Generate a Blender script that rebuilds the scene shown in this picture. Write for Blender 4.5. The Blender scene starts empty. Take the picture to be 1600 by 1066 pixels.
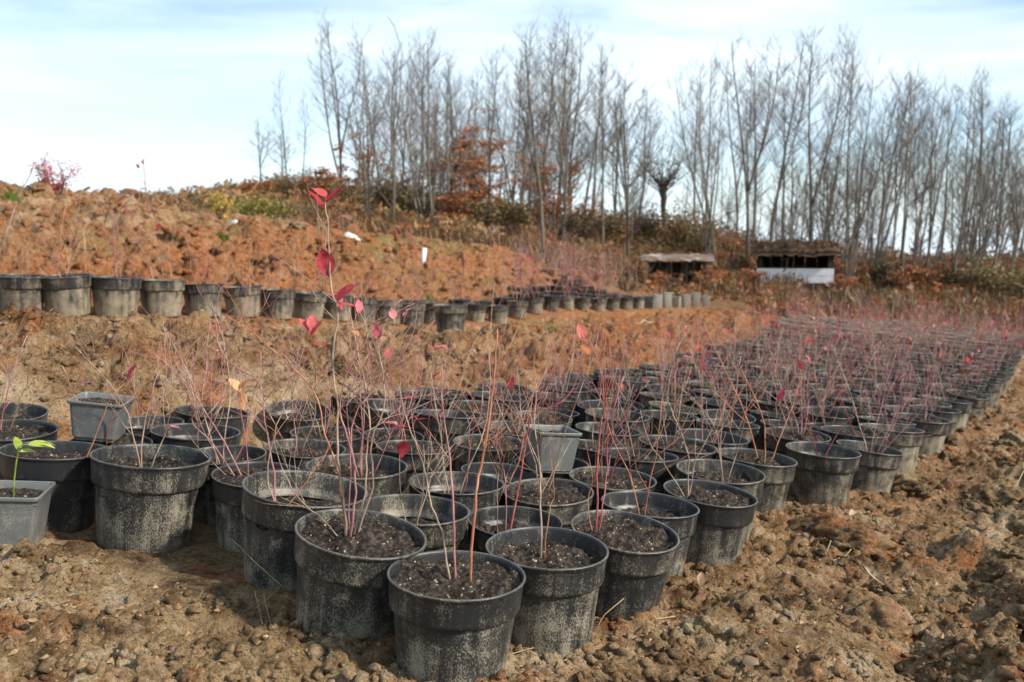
import bpy, math, random
import numpy as np
from mathutils import Vector, Matrix, Euler

# ------------------------------------------------------------------ camera, sky, sun, exposure
sc = bpy.context.scene
COL = sc.collection
FPX = 1400.0                      # focal length in pixels of the 1600 px wide photograph
EYE = Vector((0.0, 0.0, 0.76))
PITCH = math.atan(133 / FPX)

cam_data = bpy.data.cameras.new('camera')
cam = bpy.data.objects.new('camera', cam_data)
COL.objects.link(cam)
cam_data.sensor_width = 36.0
cam_data.lens = FPX / 1600 * 36.0
cam_data.clip_start = 0.05
cam_data.clip_end = 3000.0
cam.location = EYE
cam.rotation_euler = (math.pi / 2 - PITCH, 0, 0)
cam_data.dof.use_dof = True
cam_data.dof.focus_distance = 1.95
cam_data.dof.aperture_fstop = 5.4
sc.camera = cam

SUN_AZ = math.radians(114)        # clockwise from the view direction: to the right, a little behind
SUN_EL = math.radians(36)
sun_dir = Vector((math.sin(SUN_AZ) * math.cos(SUN_EL), math.cos(SUN_AZ) * math.cos(SUN_EL), math.sin(SUN_EL)))
sl = bpy.data.lights.new('sun', 'SUN')
sl.energy = 4.0
sl.angle = math.radians(3.5)
sl.color = (1.0, 0.93, 0.82)
so = bpy.data.objects.new('sun', sl)
COL.objects.link(so)
so.rotation_euler = (-sun_dir).to_track_quat('-Z', 'Y').to_euler()
so.location = (6, -4, 8)

world = bpy.data.worlds.new('World')
sc.world = world
world.use_nodes = True
wt = world.node_tree
wt.nodes.clear()


def wn(kind, **kw):
    n = wt.nodes.new(kind)
    for k, v in kw.items():
        setattr(n, k, v)
    return n


sky = wn('ShaderNodeTexSky', sky_type='NISHITA')
sky.sun_disc = False
sky.sun_elevation = SUN_EL
sky.sun_rotation = SUN_AZ
sky.air_density = 1.0
sky.dust_density = 0.4
sky.ozone_density = 1.2
wco = wn('ShaderNodeTexCoord')
wmap = wn('ShaderNodeMapping')
wmap.inputs['Scale'].default_value = (1.1, 1.1, 5.5)
wmap.inputs['Location'].default_value = (0.35, 0.2, 0.62)
wmap.inputs['Rotation'].default_value = (0.0, 0.10, 0.0)
wnz = wn('ShaderNodeTexNoise')
wnz.inputs['Scale'].default_value = 1.7
wnz.inputs['Detail'].default_value = 7.0
wnz.inputs['Roughness'].default_value = 0.52
wnz.inputs['Distortion'].default_value = 0.35
wrp = wn('ShaderNodeValToRGB')
wrp.color_ramp.elements[0].position = 0.40
wrp.color_ramp.elements[0].color = (0.10, 0.10, 0.10, 1)
wrp.color_ramp.elements[1].position = 0.60
wrp.color_ramp.elements[1].color = (0.97, 0.97, 0.97, 1)
wmx = wn('ShaderNodeMix', data_type='RGBA')
wmx.inputs['B'].default_value = (5.05, 5.95, 6.5, 1)
wbg = wn('ShaderNodeBackground')
wbg.inputs['Strength'].default_value = 0.113
wout = wn('ShaderNodeOutputWorld')
L = wt.links.new
L(wco.outputs['Generated'], wmap.inputs['Vector'])
L(wmap.outputs['Vector'], wnz.inputs['Vector'])
L(wnz.outputs['Fac'], wrp.inputs['Fac'])
wsx = wn('ShaderNodeSeparateXYZ')
whz = wn('ShaderNodeMapRange')
whz.inputs['From Min'].default_value = 0.11
whz.inputs['From Max'].default_value = 0.02
wmaxn = wn('ShaderNodeMath', operation='MAXIMUM')
L(wco.outputs['Generated'], wsx.inputs[0])
L(wsx.outputs['Z'], whz.inputs['Value'])
L(whz.outputs[0], wmaxn.inputs[0])
L(wrp.outputs['Color'], wmaxn.inputs[1])
L(wmaxn.outputs[0], wmx.inputs['Factor'])
L(sky.outputs['Color'], wmx.inputs['A'])
L(wmx.outputs['Result'], wbg.inputs['Color'])
L(wbg.outputs['Background'], wout.inputs['Surface'])

sc.view_settings.view_transform = 'Standard'
sc.view_settings.look = 'None'
sc.view_settings.gamma = 1.0
sc.view_settings.use_curve_mapping = False
sc.view_settings.exposure = 0.87
sc.render.engine = 'CYCLES'
sc.cycles.max_bounces = 6
sc.cycles.use_denoising = True

# ------------------------------------------------------------------ helpers
rng = random.Random(7)
nrg = np.random.default_rng(11)
FWD = Vector((0, math.cos(PITCH), -math.sin(PITCH)))
DWN = Vector((0, -math.sin(PITCH), -math.cos(PITCH)))
RGT = Vector((1, 0, 0))


def at(px, py, depth):
    """A place in the world, read off the photograph at a given distance."""
    u, v = (px - 800) / FPX, (py - 533) / FPX
    return EYE + depth * (FWD + u * RGT + v * DWN)


class MB:
    """Collects shapes for ONE mesh object."""

    def __init__(self):
        self.v = []
        self.f = []

    def tube(self, pts, rad, sides=5, cap=True):
        pts = [Vector(p) for p in pts]
        n = len(pts)
        base = len(self.v)
        prev = None
        for i, p in enumerate(pts):
            t = (pts[min(i + 1, n - 1)] - pts[max(i - 1, 0)])
            if t.length < 1e-9:
                t = Vector((0, 0, 1))
            t.normalize()
            a = Vector((1, 0, 0)) if prev is None else prev
            a = a - t * a.dot(t)
            if a.length < 1e-4:
                a = Vector((0, 1, 0)) - t * t.y
            a.normalize()
            prev = a
            b = t.cross(a)
            r = rad[i]
            for k in range(sides):
                an = 2 * math.pi * k / sides
                self.v.append(tuple(p + a * (r * math.cos(an)) + b * (r * math.sin(an))))
        for i in range(n - 1):
            for k in range(sides):
                k2 = (k + 1) % sides
                self.f.append((base + i * sides + k, base + i * sides + k2, base + (i + 1) * sides + k2, base + (i + 1) * sides + k))
        if cap:
            self.f.append(tuple(base + (n - 1) * sides + k for k in range(sides)))
            self.f.append(tuple(base + k for k in reversed(range(sides))))

    def box(self, c, s, rot=None):
        base = len(self.v)
        R = rot if rot is not None else Matrix.Identity(3)
        for dx, dy, dz in ((-1, -1, -1), (1, -1, -1), (1, 1, -1), (-1, 1, -1), (-1, -1, 1), (1, -1, 1), (1, 1, 1), (-1, 1, 1)):
            self.v.append(tuple(Vector(c) + R @ Vector((dx * s[0] / 2, dy * s[1] / 2, dz * s[2] / 2))))
        for q in ((0, 3, 2, 1), (4, 5, 6, 7), (0, 1, 5, 4), (1, 2, 6, 5), (2, 3, 7, 6), (3, 0, 4, 7)):
            self.f.append(tuple(base + i for i in q))

    def lathe(self, prof, seg=36, wob=None):
        base = len(self.v)
        m = len(prof)
        for i, (r, z) in enumerate(prof):
            for k in range(seg):
                a = 2 * math.pi * k / seg
                q = 1.0 if wob is None else wob(a, z)
                self.v.append((r * q * math.cos(a), r * q * math.sin(a), z))
        for i in range(m - 1):
            for k in range(seg):
                k2 = (k + 1) % seg
                self.f.append((base + i * seg + k, base + i * seg + k2, base + (i + 1) * seg + k2, base + (i + 1) * seg + k))

    def mesh(self, name, mat, smooth=True):
        me = bpy.data.meshes.new(name)
        me.from_pydata(self.v, [], self.f)
        if smooth:
            me.polygons.foreach_set('use_smooth', [True] * len(me.polygons))
        me.materials.append(mat)
        me.update()
        return me


def link(name, me, parent=None, m=None):
    o = bpy.data.objects.new(name, me)
    COL.objects.link(o)
    if parent is not None:
        o.parent = parent
    if m is not None:
        o.matrix_basis = m
    return o


def tag(o, label=None, cat=None, group=None, kind=None):
    if label:
        o['label'] = label
    if cat:
        o['category'] = cat
    if group:
        o['group'] = group
    if kind:
        o['kind'] = kind
    return o


def empty(name, m):
    o = bpy.data.objects.new(name, None)
    COL.objects.link(o)
    o.empty_display_size = 0.05
    o.matrix_basis = m
    return o


def ordinal(n):
    if 10 <= n % 100 <= 20:
        return '%dth' % n
    return '%d%s' % (n, {1: 'st', 2: 'nd', 3: 'rd'}.get(n % 10, 'th'))


# ---- noise in numpy
def _hash(ix, iy, seed):
    h = (ix.astype(np.int64) * 374761393 + iy.astype(np.int64) * 668265263 + seed * 1274126177) & 0xffffffff
    h = ((h ^ (h >> 13)) * 1274126177) & 0xffffffff
    h = ((h ^ (h >> 16)) * 2246822519) & 0xffffffff
    return ((h ^ (h >> 15)) & 0xffffff) / float(0x1000000)


def perlin(x, y, seed=0):
    ix, iy = np.floor(x), np.floor(y)
    fx, fy = x - ix, y - iy
    u, v = fx * fx * fx * (fx * (fx * 6 - 15) + 10), fy * fy * fy * (fy * (fy * 6 - 15) + 10)

    def g(dx, dy):
        a = _hash(ix + dx, iy + dy, seed) * 2 * np.pi
        return np.cos(a) * (fx - dx) + np.sin(a) * (fy - dy)
    a = g(0, 0) * (1 - u) + g(1, 0) * u
    b = g(0, 1) * (1 - u) + g(1, 1) * u
    return (a * (1 - v) + b * v) * 1.5


def fbm(x, y, octv=4, seed=0, gain=0.5):
    s, a, t = np.zeros_like(x), 1.0, 0.0
    for i in range(octv):
        s += a * perlin(x * 2 ** i, y * 2 ** i, seed + i * 17)
        t += a
        a *= gain
    return s / t


def lumps(x, y, seed=0, prob=0.7):
    """Rounded clods: the highest of the jittered caps around each point."""
    ix, iy = np.floor(x), np.floor(y)
    out = np.zeros_like(x)
    for dx in (-1, 0, 1):
        for dy in (-1, 0, 1):
            cx, cy = ix + dx, iy + dy
            px = cx + _hash(cx, cy, seed)
            py = cy + _hash(cx, cy, seed + 1)
            r = 0.25 + 0.55 * _hash(cx, cy, seed + 2)
            on = _hash(cx, cy, seed + 3) < prob
            q = 1 - ((x - px) ** 2 + (y - py) ** 2) / (r * r)
            out = np.maximum(out, np.where(on & (q > 0), r * np.sqrt(np.clip(q, 0, 1)), 0))
    return out


def blocks(x, y, seed=0, crack=0.30):
    """Broken, blocky clods with cracks between them."""
    ix, iy = np.floor(x), np.floor(y)
    f1 = np.full_like(x, 9.0)
    f2 = np.full_like(x, 9.0)
    hid = np.zeros_like(x)
    for dx in (-1, 0, 1):
        for dy in (-1, 0, 1):
            cx, cy = ix + dx, iy + dy
            d = np.hypot(x - cx - _hash(cx, cy, seed), y - cy - _hash(cx, cy, seed + 1))
            hh = _hash(cx, cy, seed + 2)
            near = d < f1
            f2 = np.where(near, f1, np.minimum(f2, d))
            hid = np.where(near, hh, hid)
            f1 = np.where(near, d, f1)
    e = np.clip((f2 - f1) / crack, 0, 1)
    return hid * np.sqrt(e * (2 - e))


# ------------------------------------------------------------------ materials
def mat(name):
    m = bpy.data.materials.new(name)
    m.use_nodes = True
    nt = m.node_tree
    bs = nt.nodes['Principled BSDF']
    return m, nt, bs


class G:
    """Short-hand for wiring nodes."""

    def __init__(self, nt):
        self.nt = nt

    def n(self, kind, ins=None, **kw):
        nd = self.nt.nodes.new(kind)
        for k, v in kw.items():
            setattr(nd, k, v)
        for k, v in (ins or {}).items():
            if hasattr(v, 'is_output'):
                self.nt.links.new(v, nd.inputs[k])
            else:
                nd.inputs[k].default_value = v
        return nd

    def noise(self, vec, scale, detail=3.0, rough=0.55, dist=0.0):
        return self.n('ShaderNodeTexNoise', {'Vector': vec, 'Scale': scale, 'Detail': detail, 'Roughness': rough, 'Distortion': dist}).outputs['Fac']

    def ramp(self, fac, stops, interp='LINEAR'):
        nd = self.n('ShaderNodeValToRGB', {'Fac': fac})
        cr = nd.color_ramp
        cr.interpolation = interp
        while len(cr.elements) < len(stops):
            cr.elements.new(0.5)
        for e, (p, c) in zip(cr.elements, stops):
            e.position = p
            e.color = (c, c, c, 1) if not isinstance(c, tuple) else (*c, 1)
        return nd.outputs['Color']

    def mix(self, fac, a, b, blend='MIX'):
        nd = self.n('ShaderNodeMix', data_type='RGBA', blend_type=blend)
        for k, v in (('Factor', fac), ('A', a), ('B', b)):
            if hasattr(v, 'is_output'):
                self.nt.links.new(v, nd.inputs[k])
            else:
                nd.inputs[k].default_value = v if not isinstance(v, tuple) else (*v, 1)
        return nd.outputs['Result']

    def math(self, op, a, b=0.0, clamp=False):
        nd = self.n('ShaderNodeMath', operation=op, use_clamp=clamp)
        for i, v in enumerate((a, b)):
            if hasattr(v, 'is_output'):
                self.nt.links.new(v, nd.inputs[i])
            else:
                nd.inputs[i].default_value = v
        return nd.outputs[0]

    def bump(self, h, strength, dist, normal=None):
        ins = {'Height': h, 'Strength': strength, 'Distance': dist}
        if normal is not None:
            ins['Normal'] = normal
        return self.n('ShaderNodeBump', ins).outputs['Normal']


def soil_material():
    m, nt, bs = mat('earth')
    g = G(nt)
    pos = g.n('ShaderNodeNewGeometry').outputs['Position']
    zone = g.n('ShaderNodeVertexColor', layer_name='zone').outputs['Color']
    sep = g.n('ShaderNodeSeparateColor', {'Color': zone})
    orange, litter, grass = sep.outputs[0], sep.outputs[1], sep.outputs[2]
    n1 = g.noise(pos, 5.0, 5, 0.6, 0.4)
    n2 = g.noise(pos, 23.0, 5, 0.65, 0.3)
    n3 = g.noise(pos, 95.0, 5, 0.75)
    n4 = g.noise(pos, 420.0, 2, 0.6)
    big = g.ramp(n1, [(0.35, (0.072, 0.040, 0.018)), (0.44, (0.19, 0.112, 0.050)), (0.53, (0.32, 0.208, 0.100)), (0.65, (0.52, 0.41, 0.265))])
    col = g.mix(g.ramp(n2, [(0.42, 0.0), (0.68, 0.75)]), big, (0.37, 0.255, 0.15))
    col = g.mix(g.ramp(n2, [(0.28, 0.9), (0.46, 0.0)]), col, (0.075, 0.042, 0.02))
    # rust-coloured clay patches
    n5 = g.noise(pos, 3.1, 4, 0.65, 0.8)
    rust = g.ramp(n5, [(0.53, 0.0), (0.64, 0.75)])
    orange_f = g.math('MAXIMUM', rust, g.math('MULTIPLY', orange, g.ramp(g.noise(pos, 7.0, 4, 0.6), [(0.25, 0.55), (0.6, 1.0)])))
    oc = g.ramp(n2, [(0.3, (0.13, 0.038, 0.011)), (0.48, (0.30, 0.095, 0.027)), (0.70, (0.46, 0.18, 0.062))])
    col = g.mix(orange_f, col, oc)
    lc = g.ramp(n2, [(0.3, (0.05, 0.03, 0.016)), (0.5, (0.17, 0.085, 0.035)), (0.68, (0.30, 0.15, 0.06))])
    col = g.mix(litter, col, lc)
    gc = g.ramp(n2, [(0.3, (0.07, 0.085, 0.02)), (0.6, (0.19, 0.175, 0.055))])
    col = g.mix(g.math('MULTIPLY', grass, g.ramp(n1, [(0.35, 0.2), (0.6, 1.0)])), col, gc)
    # grain, grit and crumbs of humus
    col = g.mix(g.ramp(n3, [(0.32, 0.9), (0.48, 0.0)]), col, (0.05, 0.03, 0.016))
    col = g.mix(g.ramp(n3, [(0.55, 0.0), (0.70, 0.7)]), col, (0.50, 0.39, 0.26))
    vor = g.n('ShaderNodeTexVoronoi', {'Vector': pos, 'Scale': 150.0, 'Randomness': 1.0})
    sepv = g.n('ShaderNodeSeparateColor', {'Color': vor.outputs['Color']})
    grit = g.math('MULTIPLY', g.math('GREATER_THAN', sepv.outputs[0], 0.93), g.math('LESS_THAN', vor.outputs['Distance'], g.math('MULTIPLY', sepv.outputs[2], 0.42)))
    col = g.mix(g.math('MULTIPLY', grit, 0.7), col, (0.52, 0.44, 0.33))
    hum = g.math('MULTIPLY', g.math('GREATER_THAN', sepv.outputs[1], 0.95), g.math('LESS_THAN', vor.outputs['Distance'], g.math('MULTIPLY', sepv.outputs[2], 0.55)))
    col = g.mix(g.math('MULTIPLY', hum, 0.8), col, (0.035, 0.024, 0.018))
    nt.links.new(col, bs.inputs['Base Color'])
    bs.inputs['Roughness'].default_value = 0.95
    bs.inputs['Specular IOR Level'].default_value = 0.15
    b1 = g.bump(n2, 1.0, 0.04)
    b2 = g.bump(n3, 1.0, 0.02, b1)
    b3 = g.bump(n4, 0.7, 0.003, b2)
    nt.links.new(b3, bs.inputs['Normal'])
    return m


def pot_material(name, dust_low, dust_high, tan=(0.36, 0.315, 0.23)):
    m, nt, bs = mat(name)
    g = G(nt)
    tc = g.n('ShaderNodeTexCoord').outputs['Object']
    rnd = g.n('ShaderNodeObjectInfo').outputs['Random']
    off = g.n('ShaderNodeCombineXYZ', {'X': g.math('MULTIPLY', rnd, 37.0), 'Y': g.math('MULTIPLY', rnd, 11.0), 'Z': 0.0}).outputs[0]
    p = g.n('ShaderNodeVectorMath', {0: tc, 1: off}, operation='ADD').outputs[0]
    st = g.n('ShaderNodeMapping', {'Vector': p, 'Scale': (1, 1, 0.55)}).outputs[0]
    fine = g.noise(st, 470.0, 3, 0.8)
    mid = g.noise(p, 17.0, 4, 0.6, 0.5)
    z = g.n('ShaderNodeSeparateXYZ', {'Vector': tc}).outputs['Z']
    hgt = g.n('ShaderNodeMapRange', {'Value': z, 'From Min': 0.0, 'From Max': 0.19, 'To Min': dust_low, 'To Max': dust_high}).outputs[0]
    amt = g.math('ADD', hgt, g.math('MULTIPLY', g.math('SUBTRACT', mid, 0.5), 0.85))
    amt = g.math('ADD', amt, g.math('MULTIPLY', g.math('SUBTRACT', rnd, 0.5), 0.22))
    run = g.noise(g.n('ShaderNodeMapping', {'Vector': p, 'Scale': (1, 1, 0.07)}).outputs[0], 42.0, 3, 0.6)
    amt = g.math('ADD', amt, g.math('MULTIPLY', g.math('SUBTRACT', run, 0.5), 0.8))
    mask = g.math('ADD', g.math('SUBTRACT', fine, 0.5), g.math('MULTIPLY', g.math('SUBTRACT', amt, 0.5), 0.55))
    mask = g.ramp(mask, [(0.0, 0.02), (0.09, 0.55), (0.25, 0.85)])
    nrm = g.n('ShaderNodeSeparateXYZ', {'Vector': g.n('ShaderNodeNewGeometry').outputs['Normal']}).outputs['Z']
    top = g.ramp(nrm, [(0.55, 0.0), (0.9, 0.24)])
    mask = g.math('MAXIMUM', mask, g.math('MULTIPLY', top, g.ramp(mid, [(0.3, 0.4), (0.6, 1.0)])))
    tn = g.mix(mid, (tan[0] * 0.72, tan[1] * 0.72, tan[2] * 0.70), tan)
    film = g.math('MULTIPLY', g.ramp(g.noise(p, 8.0, 3, 0.55, 0.6), [(0.40, 0.0), (0.72, 0.34)]), amt, True)
    base = g.mix(film, (0.009, 0.0108, 0.0145), (0.17, 0.15, 0.115))
    col = g.mix(mask, base, tn)
    nt.links.new(col, bs.inputs['Base Color'])
    bs.inputs['Specular IOR Level'].default_value = 0.5
    rg = g.mix(mask, (0.34, 0.34, 0.34), (0.95, 0.95, 0.95))
    nt.links.new(rg, bs.inputs['Roughness'])
    nt.links.new(g.bump(fine, 0.25, 0.002), bs.inputs['Normal'])
    return m


def simple(name, stops, scale=30.0, rough=0.8, bump=0.0, bdist=0.002, rand=0.0, spec=0.3, space='Object', stretch=(1, 1, 1)):
    m, nt, bs = mat(name)
    g = G(nt)
    if space == 'Object':
        p = g.n('ShaderNodeTexCoord').outputs['Object']
    else:
        p = g.n('ShaderNodeNewGeometry').outputs['Position']
    p = g.n('ShaderNodeMapping', {'Vector': p, 'Scale': stretch}).outputs[0]
    nz = g.noise(p, scale, 4, 0.6, 0.2)
    if rand:
        r = g.n('ShaderNodeObjectInfo').outputs['Random']
        f = g.math('ADD', nz, g.math('MULTIPLY', g.math('SUBTRACT', r, 0.5), rand))
    else:
        f = nz
    nt.links.new(g.ramp(f, stops), bs.inputs['Base Color'])
    bs.inputs['Roughness'].default_value = rough
    bs.inputs['Specular IOR Level'].default_value = spec
    if bump:
        nt.links.new(g.bump(nz, bump, bdist), bs.inputs['Normal'])
    return m


def leaf_material(name, stops, scale=40.0, rand=0.5, trans=0.35):
    m = simple(name, stops, scale, 0.55, 0.3, 0.001, rand)
    nt = m.node_tree
    g = G(nt)
    bs = nt.nodes['Principled BSDF']
    src = bs.inputs['Base Color'].links[0].from_socket
    tr = g.n('ShaderNodeBsdfTranslucent', {'Color': src})
    mx = g.n('ShaderNodeMixShader', {0: trans, 1: bs.outputs[0], 2: tr.outputs[0]})
    nt.links.new(mx.outputs[0], nt.nodes['Material Output'].inputs['Surface'])
    return m


M_SOIL = soil_material()
M_POT = pot_material('black_plastic', 0.66, 0.30)
M_POT_DUSTY_SUNLIT = pot_material('dusty_sunlit_black_plastic', 0.74, 0.40, (0.33, 0.265, 0.175))  # dust, plus the sunlit tan of the terrace pots put into the colour
M_POT_EDGE_SUNLIT = pot_material('mud_splashed_sunlit_plastic', 0.70, 0.42, (0.36, 0.30, 0.205))  # splash dust, with the sunlit tone of the edge pots painted in
M_GREYPOT = pot_material('grey_plastic', 0.55, 0.2)
for nd in M_GREYPOT.node_tree.nodes:
    if nd.type == 'MIX' and abs(nd.inputs['A'].default_value[0] - 0.009) < 1e-4:
        nd.inputs['A'].default_value = (0.10, 0.106, 0.108, 1)
M_PALEPOT = pot_material('pale_plastic', 0.7, 0.3)
for nd in M_PALEPOT.node_tree.nodes:
    if nd.type == 'MIX' and abs(nd.inputs['A'].default_value[0] - 0.009) < 1e-4:
        nd.inputs['A'].default_value = (0.25, 0.24, 0.21, 1)


def compost_material():
    m, nt, bs = mat('compost')
    g = G(nt)
    tc = g.n('ShaderNodeTexCoord').outputs['Object']
    rnd = g.n('ShaderNodeObjectInfo').outputs['Random']
    off = g.n('ShaderNodeCombineXYZ', {'X': g.math('MULTIPLY', rnd, 13.0), 'Y': g.math('MULTIPLY', rnd, 29.0), 'Z': 0.0}).outputs[0]
    p = g.n('ShaderNodeVectorMath', {0: tc, 1: off}, operation='ADD').outputs[0]
    a = g.noise(p, 90, 4, 0.65)
    b = g.noise(p, 26, 3, 0.6)
    col = g.ramp(a, [(0.34, (0.009, 0.007, 0.006)), (0.5, (0.030, 0.022, 0.017)), (0.66, (0.10, 0.075, 0.055))])
    col = g.mix(g.ramp(b, [(0.55, 0.0), (0.78, 0.4)]), col, (0.14, 0.105, 0.075))
    v = g.n('ShaderNodeTexVoronoi', {'Vector': p, 'Scale': 170.0})
    sv = g.n('ShaderNodeSeparateColor', {'Color': v.outputs['Color']})
    fl = g.math('MULTIPLY', g.math('GREATER_THAN', sv.outputs[0], 0.86), g.math('LESS_THAN', v.outputs['Distance'], g.math('MULTIPLY', sv.outputs[1], 0.5)))
    col = g.mix(g.math('MULTIPLY', fl, 0.8), col, (0.42, 0.34, 0.25))
    nt.links.new(col, bs.inputs['Base Color'])
    bs.inputs['Roughness'].default_value = 0.95
    bs.inputs['Specular IOR Level'].default_value = 0.2
    nt.links.new(g.bump(a, 1.0, 0.016), bs.inputs['Normal'])
    return m


M_COMPOST = compost_material()
M_STEM = [
    simple('mauve_bark', [(0.3, (0.14, 0.055, 0.055)), (0.5, (0.30, 0.13, 0.125)), (0.7, (0.44, 0.24, 0.21))], 60, 0.6, stretch=(1, 1, 0.25)),
    simple('red_bark', [(0.3, (0.16, 0.035, 0.035)), (0.5, (0.29, 0.07, 0.065)), (0.7, (0.38, 0.15, 0.12))], 50, 0.5, stretch=(1, 1, 0.25)),
    simple('grey_brown_bark', [(0.3, (0.13, 0.08, 0.055)), (0.5, (0.28, 0.19, 0.135)), (0.7, (0.44, 0.33, 0.25))], 60, 0.7, stretch=(1, 1, 0.25)),
    simple('orange_brown_bark', [(0.3, (0.22, 0.07, 0.035)), (0.5, (0.36, 0.14, 0.075)), (0.7, (0.44, 0.22, 0.13))], 60, 0.6, stretch=(1, 1, 0.25)),
]
M_LEAF_RED = leaf_material('red_leaf', [(0.2, (0.26, 0.02, 0.03)), (0.45, (0.52, 0.06, 0.075)), (0.7, (0.62, 0.17, 0.14)), (0.9, (0.62, 0.30, 0.2))], 70.0, 0.4, 0.45)
M_LEAF_PINK = leaf_material('pink_leaf', [(0.2, (0.42, 0.06, 0.09)), (0.5, (0.62, 0.17, 0.20)), (0.8, (0.66, 0.34, 0.30))])
M_LEAF_ORANGE = leaf_material('orange_leaf', [(0.2, (0.46, 0.12, 0.04)), (0.5, (0.62, 0.27, 0.09)), (0.8, (0.68, 0.40, 0.2))])
M_LEAF_GREEN = leaf_material('green_leaf', [(0.2, (0.16, 0.22, 0.03)), (0.5, (0.33, 0.40, 0.06)), (0.8, (0.46, 0.48, 0.13))])
M_LEAF_DEAD = leaf_material('dead_leaf', [(0.25, (0.11, 0.06, 0.03)), (0.5, (0.23, 0.145, 0.08)), (0.8, (0.34, 0.25, 0.165))], trans=0.15)
M_STRAW = simple('straw', [(0.3, (0.20, 0.135, 0.07)), (0.7, (0.38, 0.29, 0.17))], 20, 0.8)
M_BARK = simple('grey_tree_bark', [(0.3, (0.058, 0.050, 0.038)), (0.5, (0.128, 0.112, 0.087)), (0.72, (0.22, 0.198, 0.16))], 3.0, 0.9, 0.5, 0.02, rand=0.25, stretch=(1, 1, 0.2))
M_TWIG = simple('brown_twig', [(0.3, (0.065, 0.049, 0.038)), (0.7, (0.14, 0.107, 0.084))], 4.0, 0.9, rand=0.2)
M_RUST = leaf_material('rust_foliage', [(0.2, (0.13, 0.045, 0.018)), (0.45, (0.28, 0.105, 0.04)), (0.8, (0.42, 0.20, 0.085))], 1.3, 0.5, 0.25)
M_OLIVE = leaf_material('olive_foliage', [(0.2, (0.06, 0.045, 0.02)), (0.5, (0.16, 0.115, 0.045)), (0.8, (0.26, 0.18, 0.07))], 0.6, 0.5, 0.25)
M_BRACKEN = leaf_material('bracken', [(0.2, (0.07, 0.04, 0.02)), (0.5, (0.20, 0.10, 0.045)), (0.8, (0.30, 0.19, 0.08))], 0.9, 0.5, 0.25)
M_REDBUSH = leaf_material('crimson_foliage', [(0.2, (0.34, 0.035, 0.045)), (0.6, (0.56, 0.10, 0.11))], 6, 0.4, 0.3)
M_YELLOW = leaf_material('yellow_foliage', [(0.2, (0.30, 0.20, 0.03)), (0.6, (0.55, 0.40, 0.08))], 6, 0.4, 0.3)
M_GRASS = leaf_material('green_grass', [(0.2, (0.10, 0.14, 0.02)), (0.6, (0.26, 0.30, 0.06))], 6, 0.4, 0.3)
M_OLIVEGREEN = leaf_material('olive_green_foliage', [(0.2, (0.10, 0.10, 0.02)), (0.6, (0.26, 0.23, 0.05))], 6, 0.4, 0.3)
M_WHITE = simple('white_paint', [(0.3, (0.60, 0.60, 0.60)), (0.7, (0.80, 0.80, 0.80))], 6, 0.6, rand=0.1)
M_WHITE_BAG = simple('white_sacking', [(0.3, (0.38, 0.35, 0.32)), (0.7, (0.70, 0.68, 0.66))], 30, 0.8, 0.5, 0.01)
M_DARKWOOD = simple('dark_wood', [(0.3, (0.02, 0.016, 0.013)), (0.7, (0.065, 0.05, 0.038))], 5, 0.9, 0.4, 0.01, stretch=(1, 1, 0.2))
M_BRUSH = simple('brushwood_thatch', [(0.3, (0.04, 0.026, 0.017)), (0.7, (0.12, 0.075, 0.045))], 9, 0.95, 0.8, 0.03)

# ------------------------------------------------------------------ the lie of the land
SLOPE = -0.0893                     # the pot yard falls away to the right


def yard(x, y=0.0):
    return SLOPE * x + 0.018 * np.maximum(0.0, np.asarray(y) - 6.0)


BANK_X = np.array([-6.0, -3.0, -1.38, -0.94, -0.5, -0.11, 0.51, 2.34, 3.7, 6.0, 9.0])
BANK_Y = np.array([2.2, 2.45, 2.72, 2.98, 3.62, 4.07, 4.95, 8.55, 12.3, 13.6, 14.0])
ROW_PX = [(-60, 4.6), (30, 4.62), (180, 4.85), (315, 5.25), (480, 6.2), (643, 7.5), (780, 9.4), (932, 12.6), (1060, 15.2), (1130, 16.4)]
ROW_X = np.array([(p - 800) / FPX * d for p, d in ROW_PX])
ROW_Y = np.array([d for p, d in ROW_PX])

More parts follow.
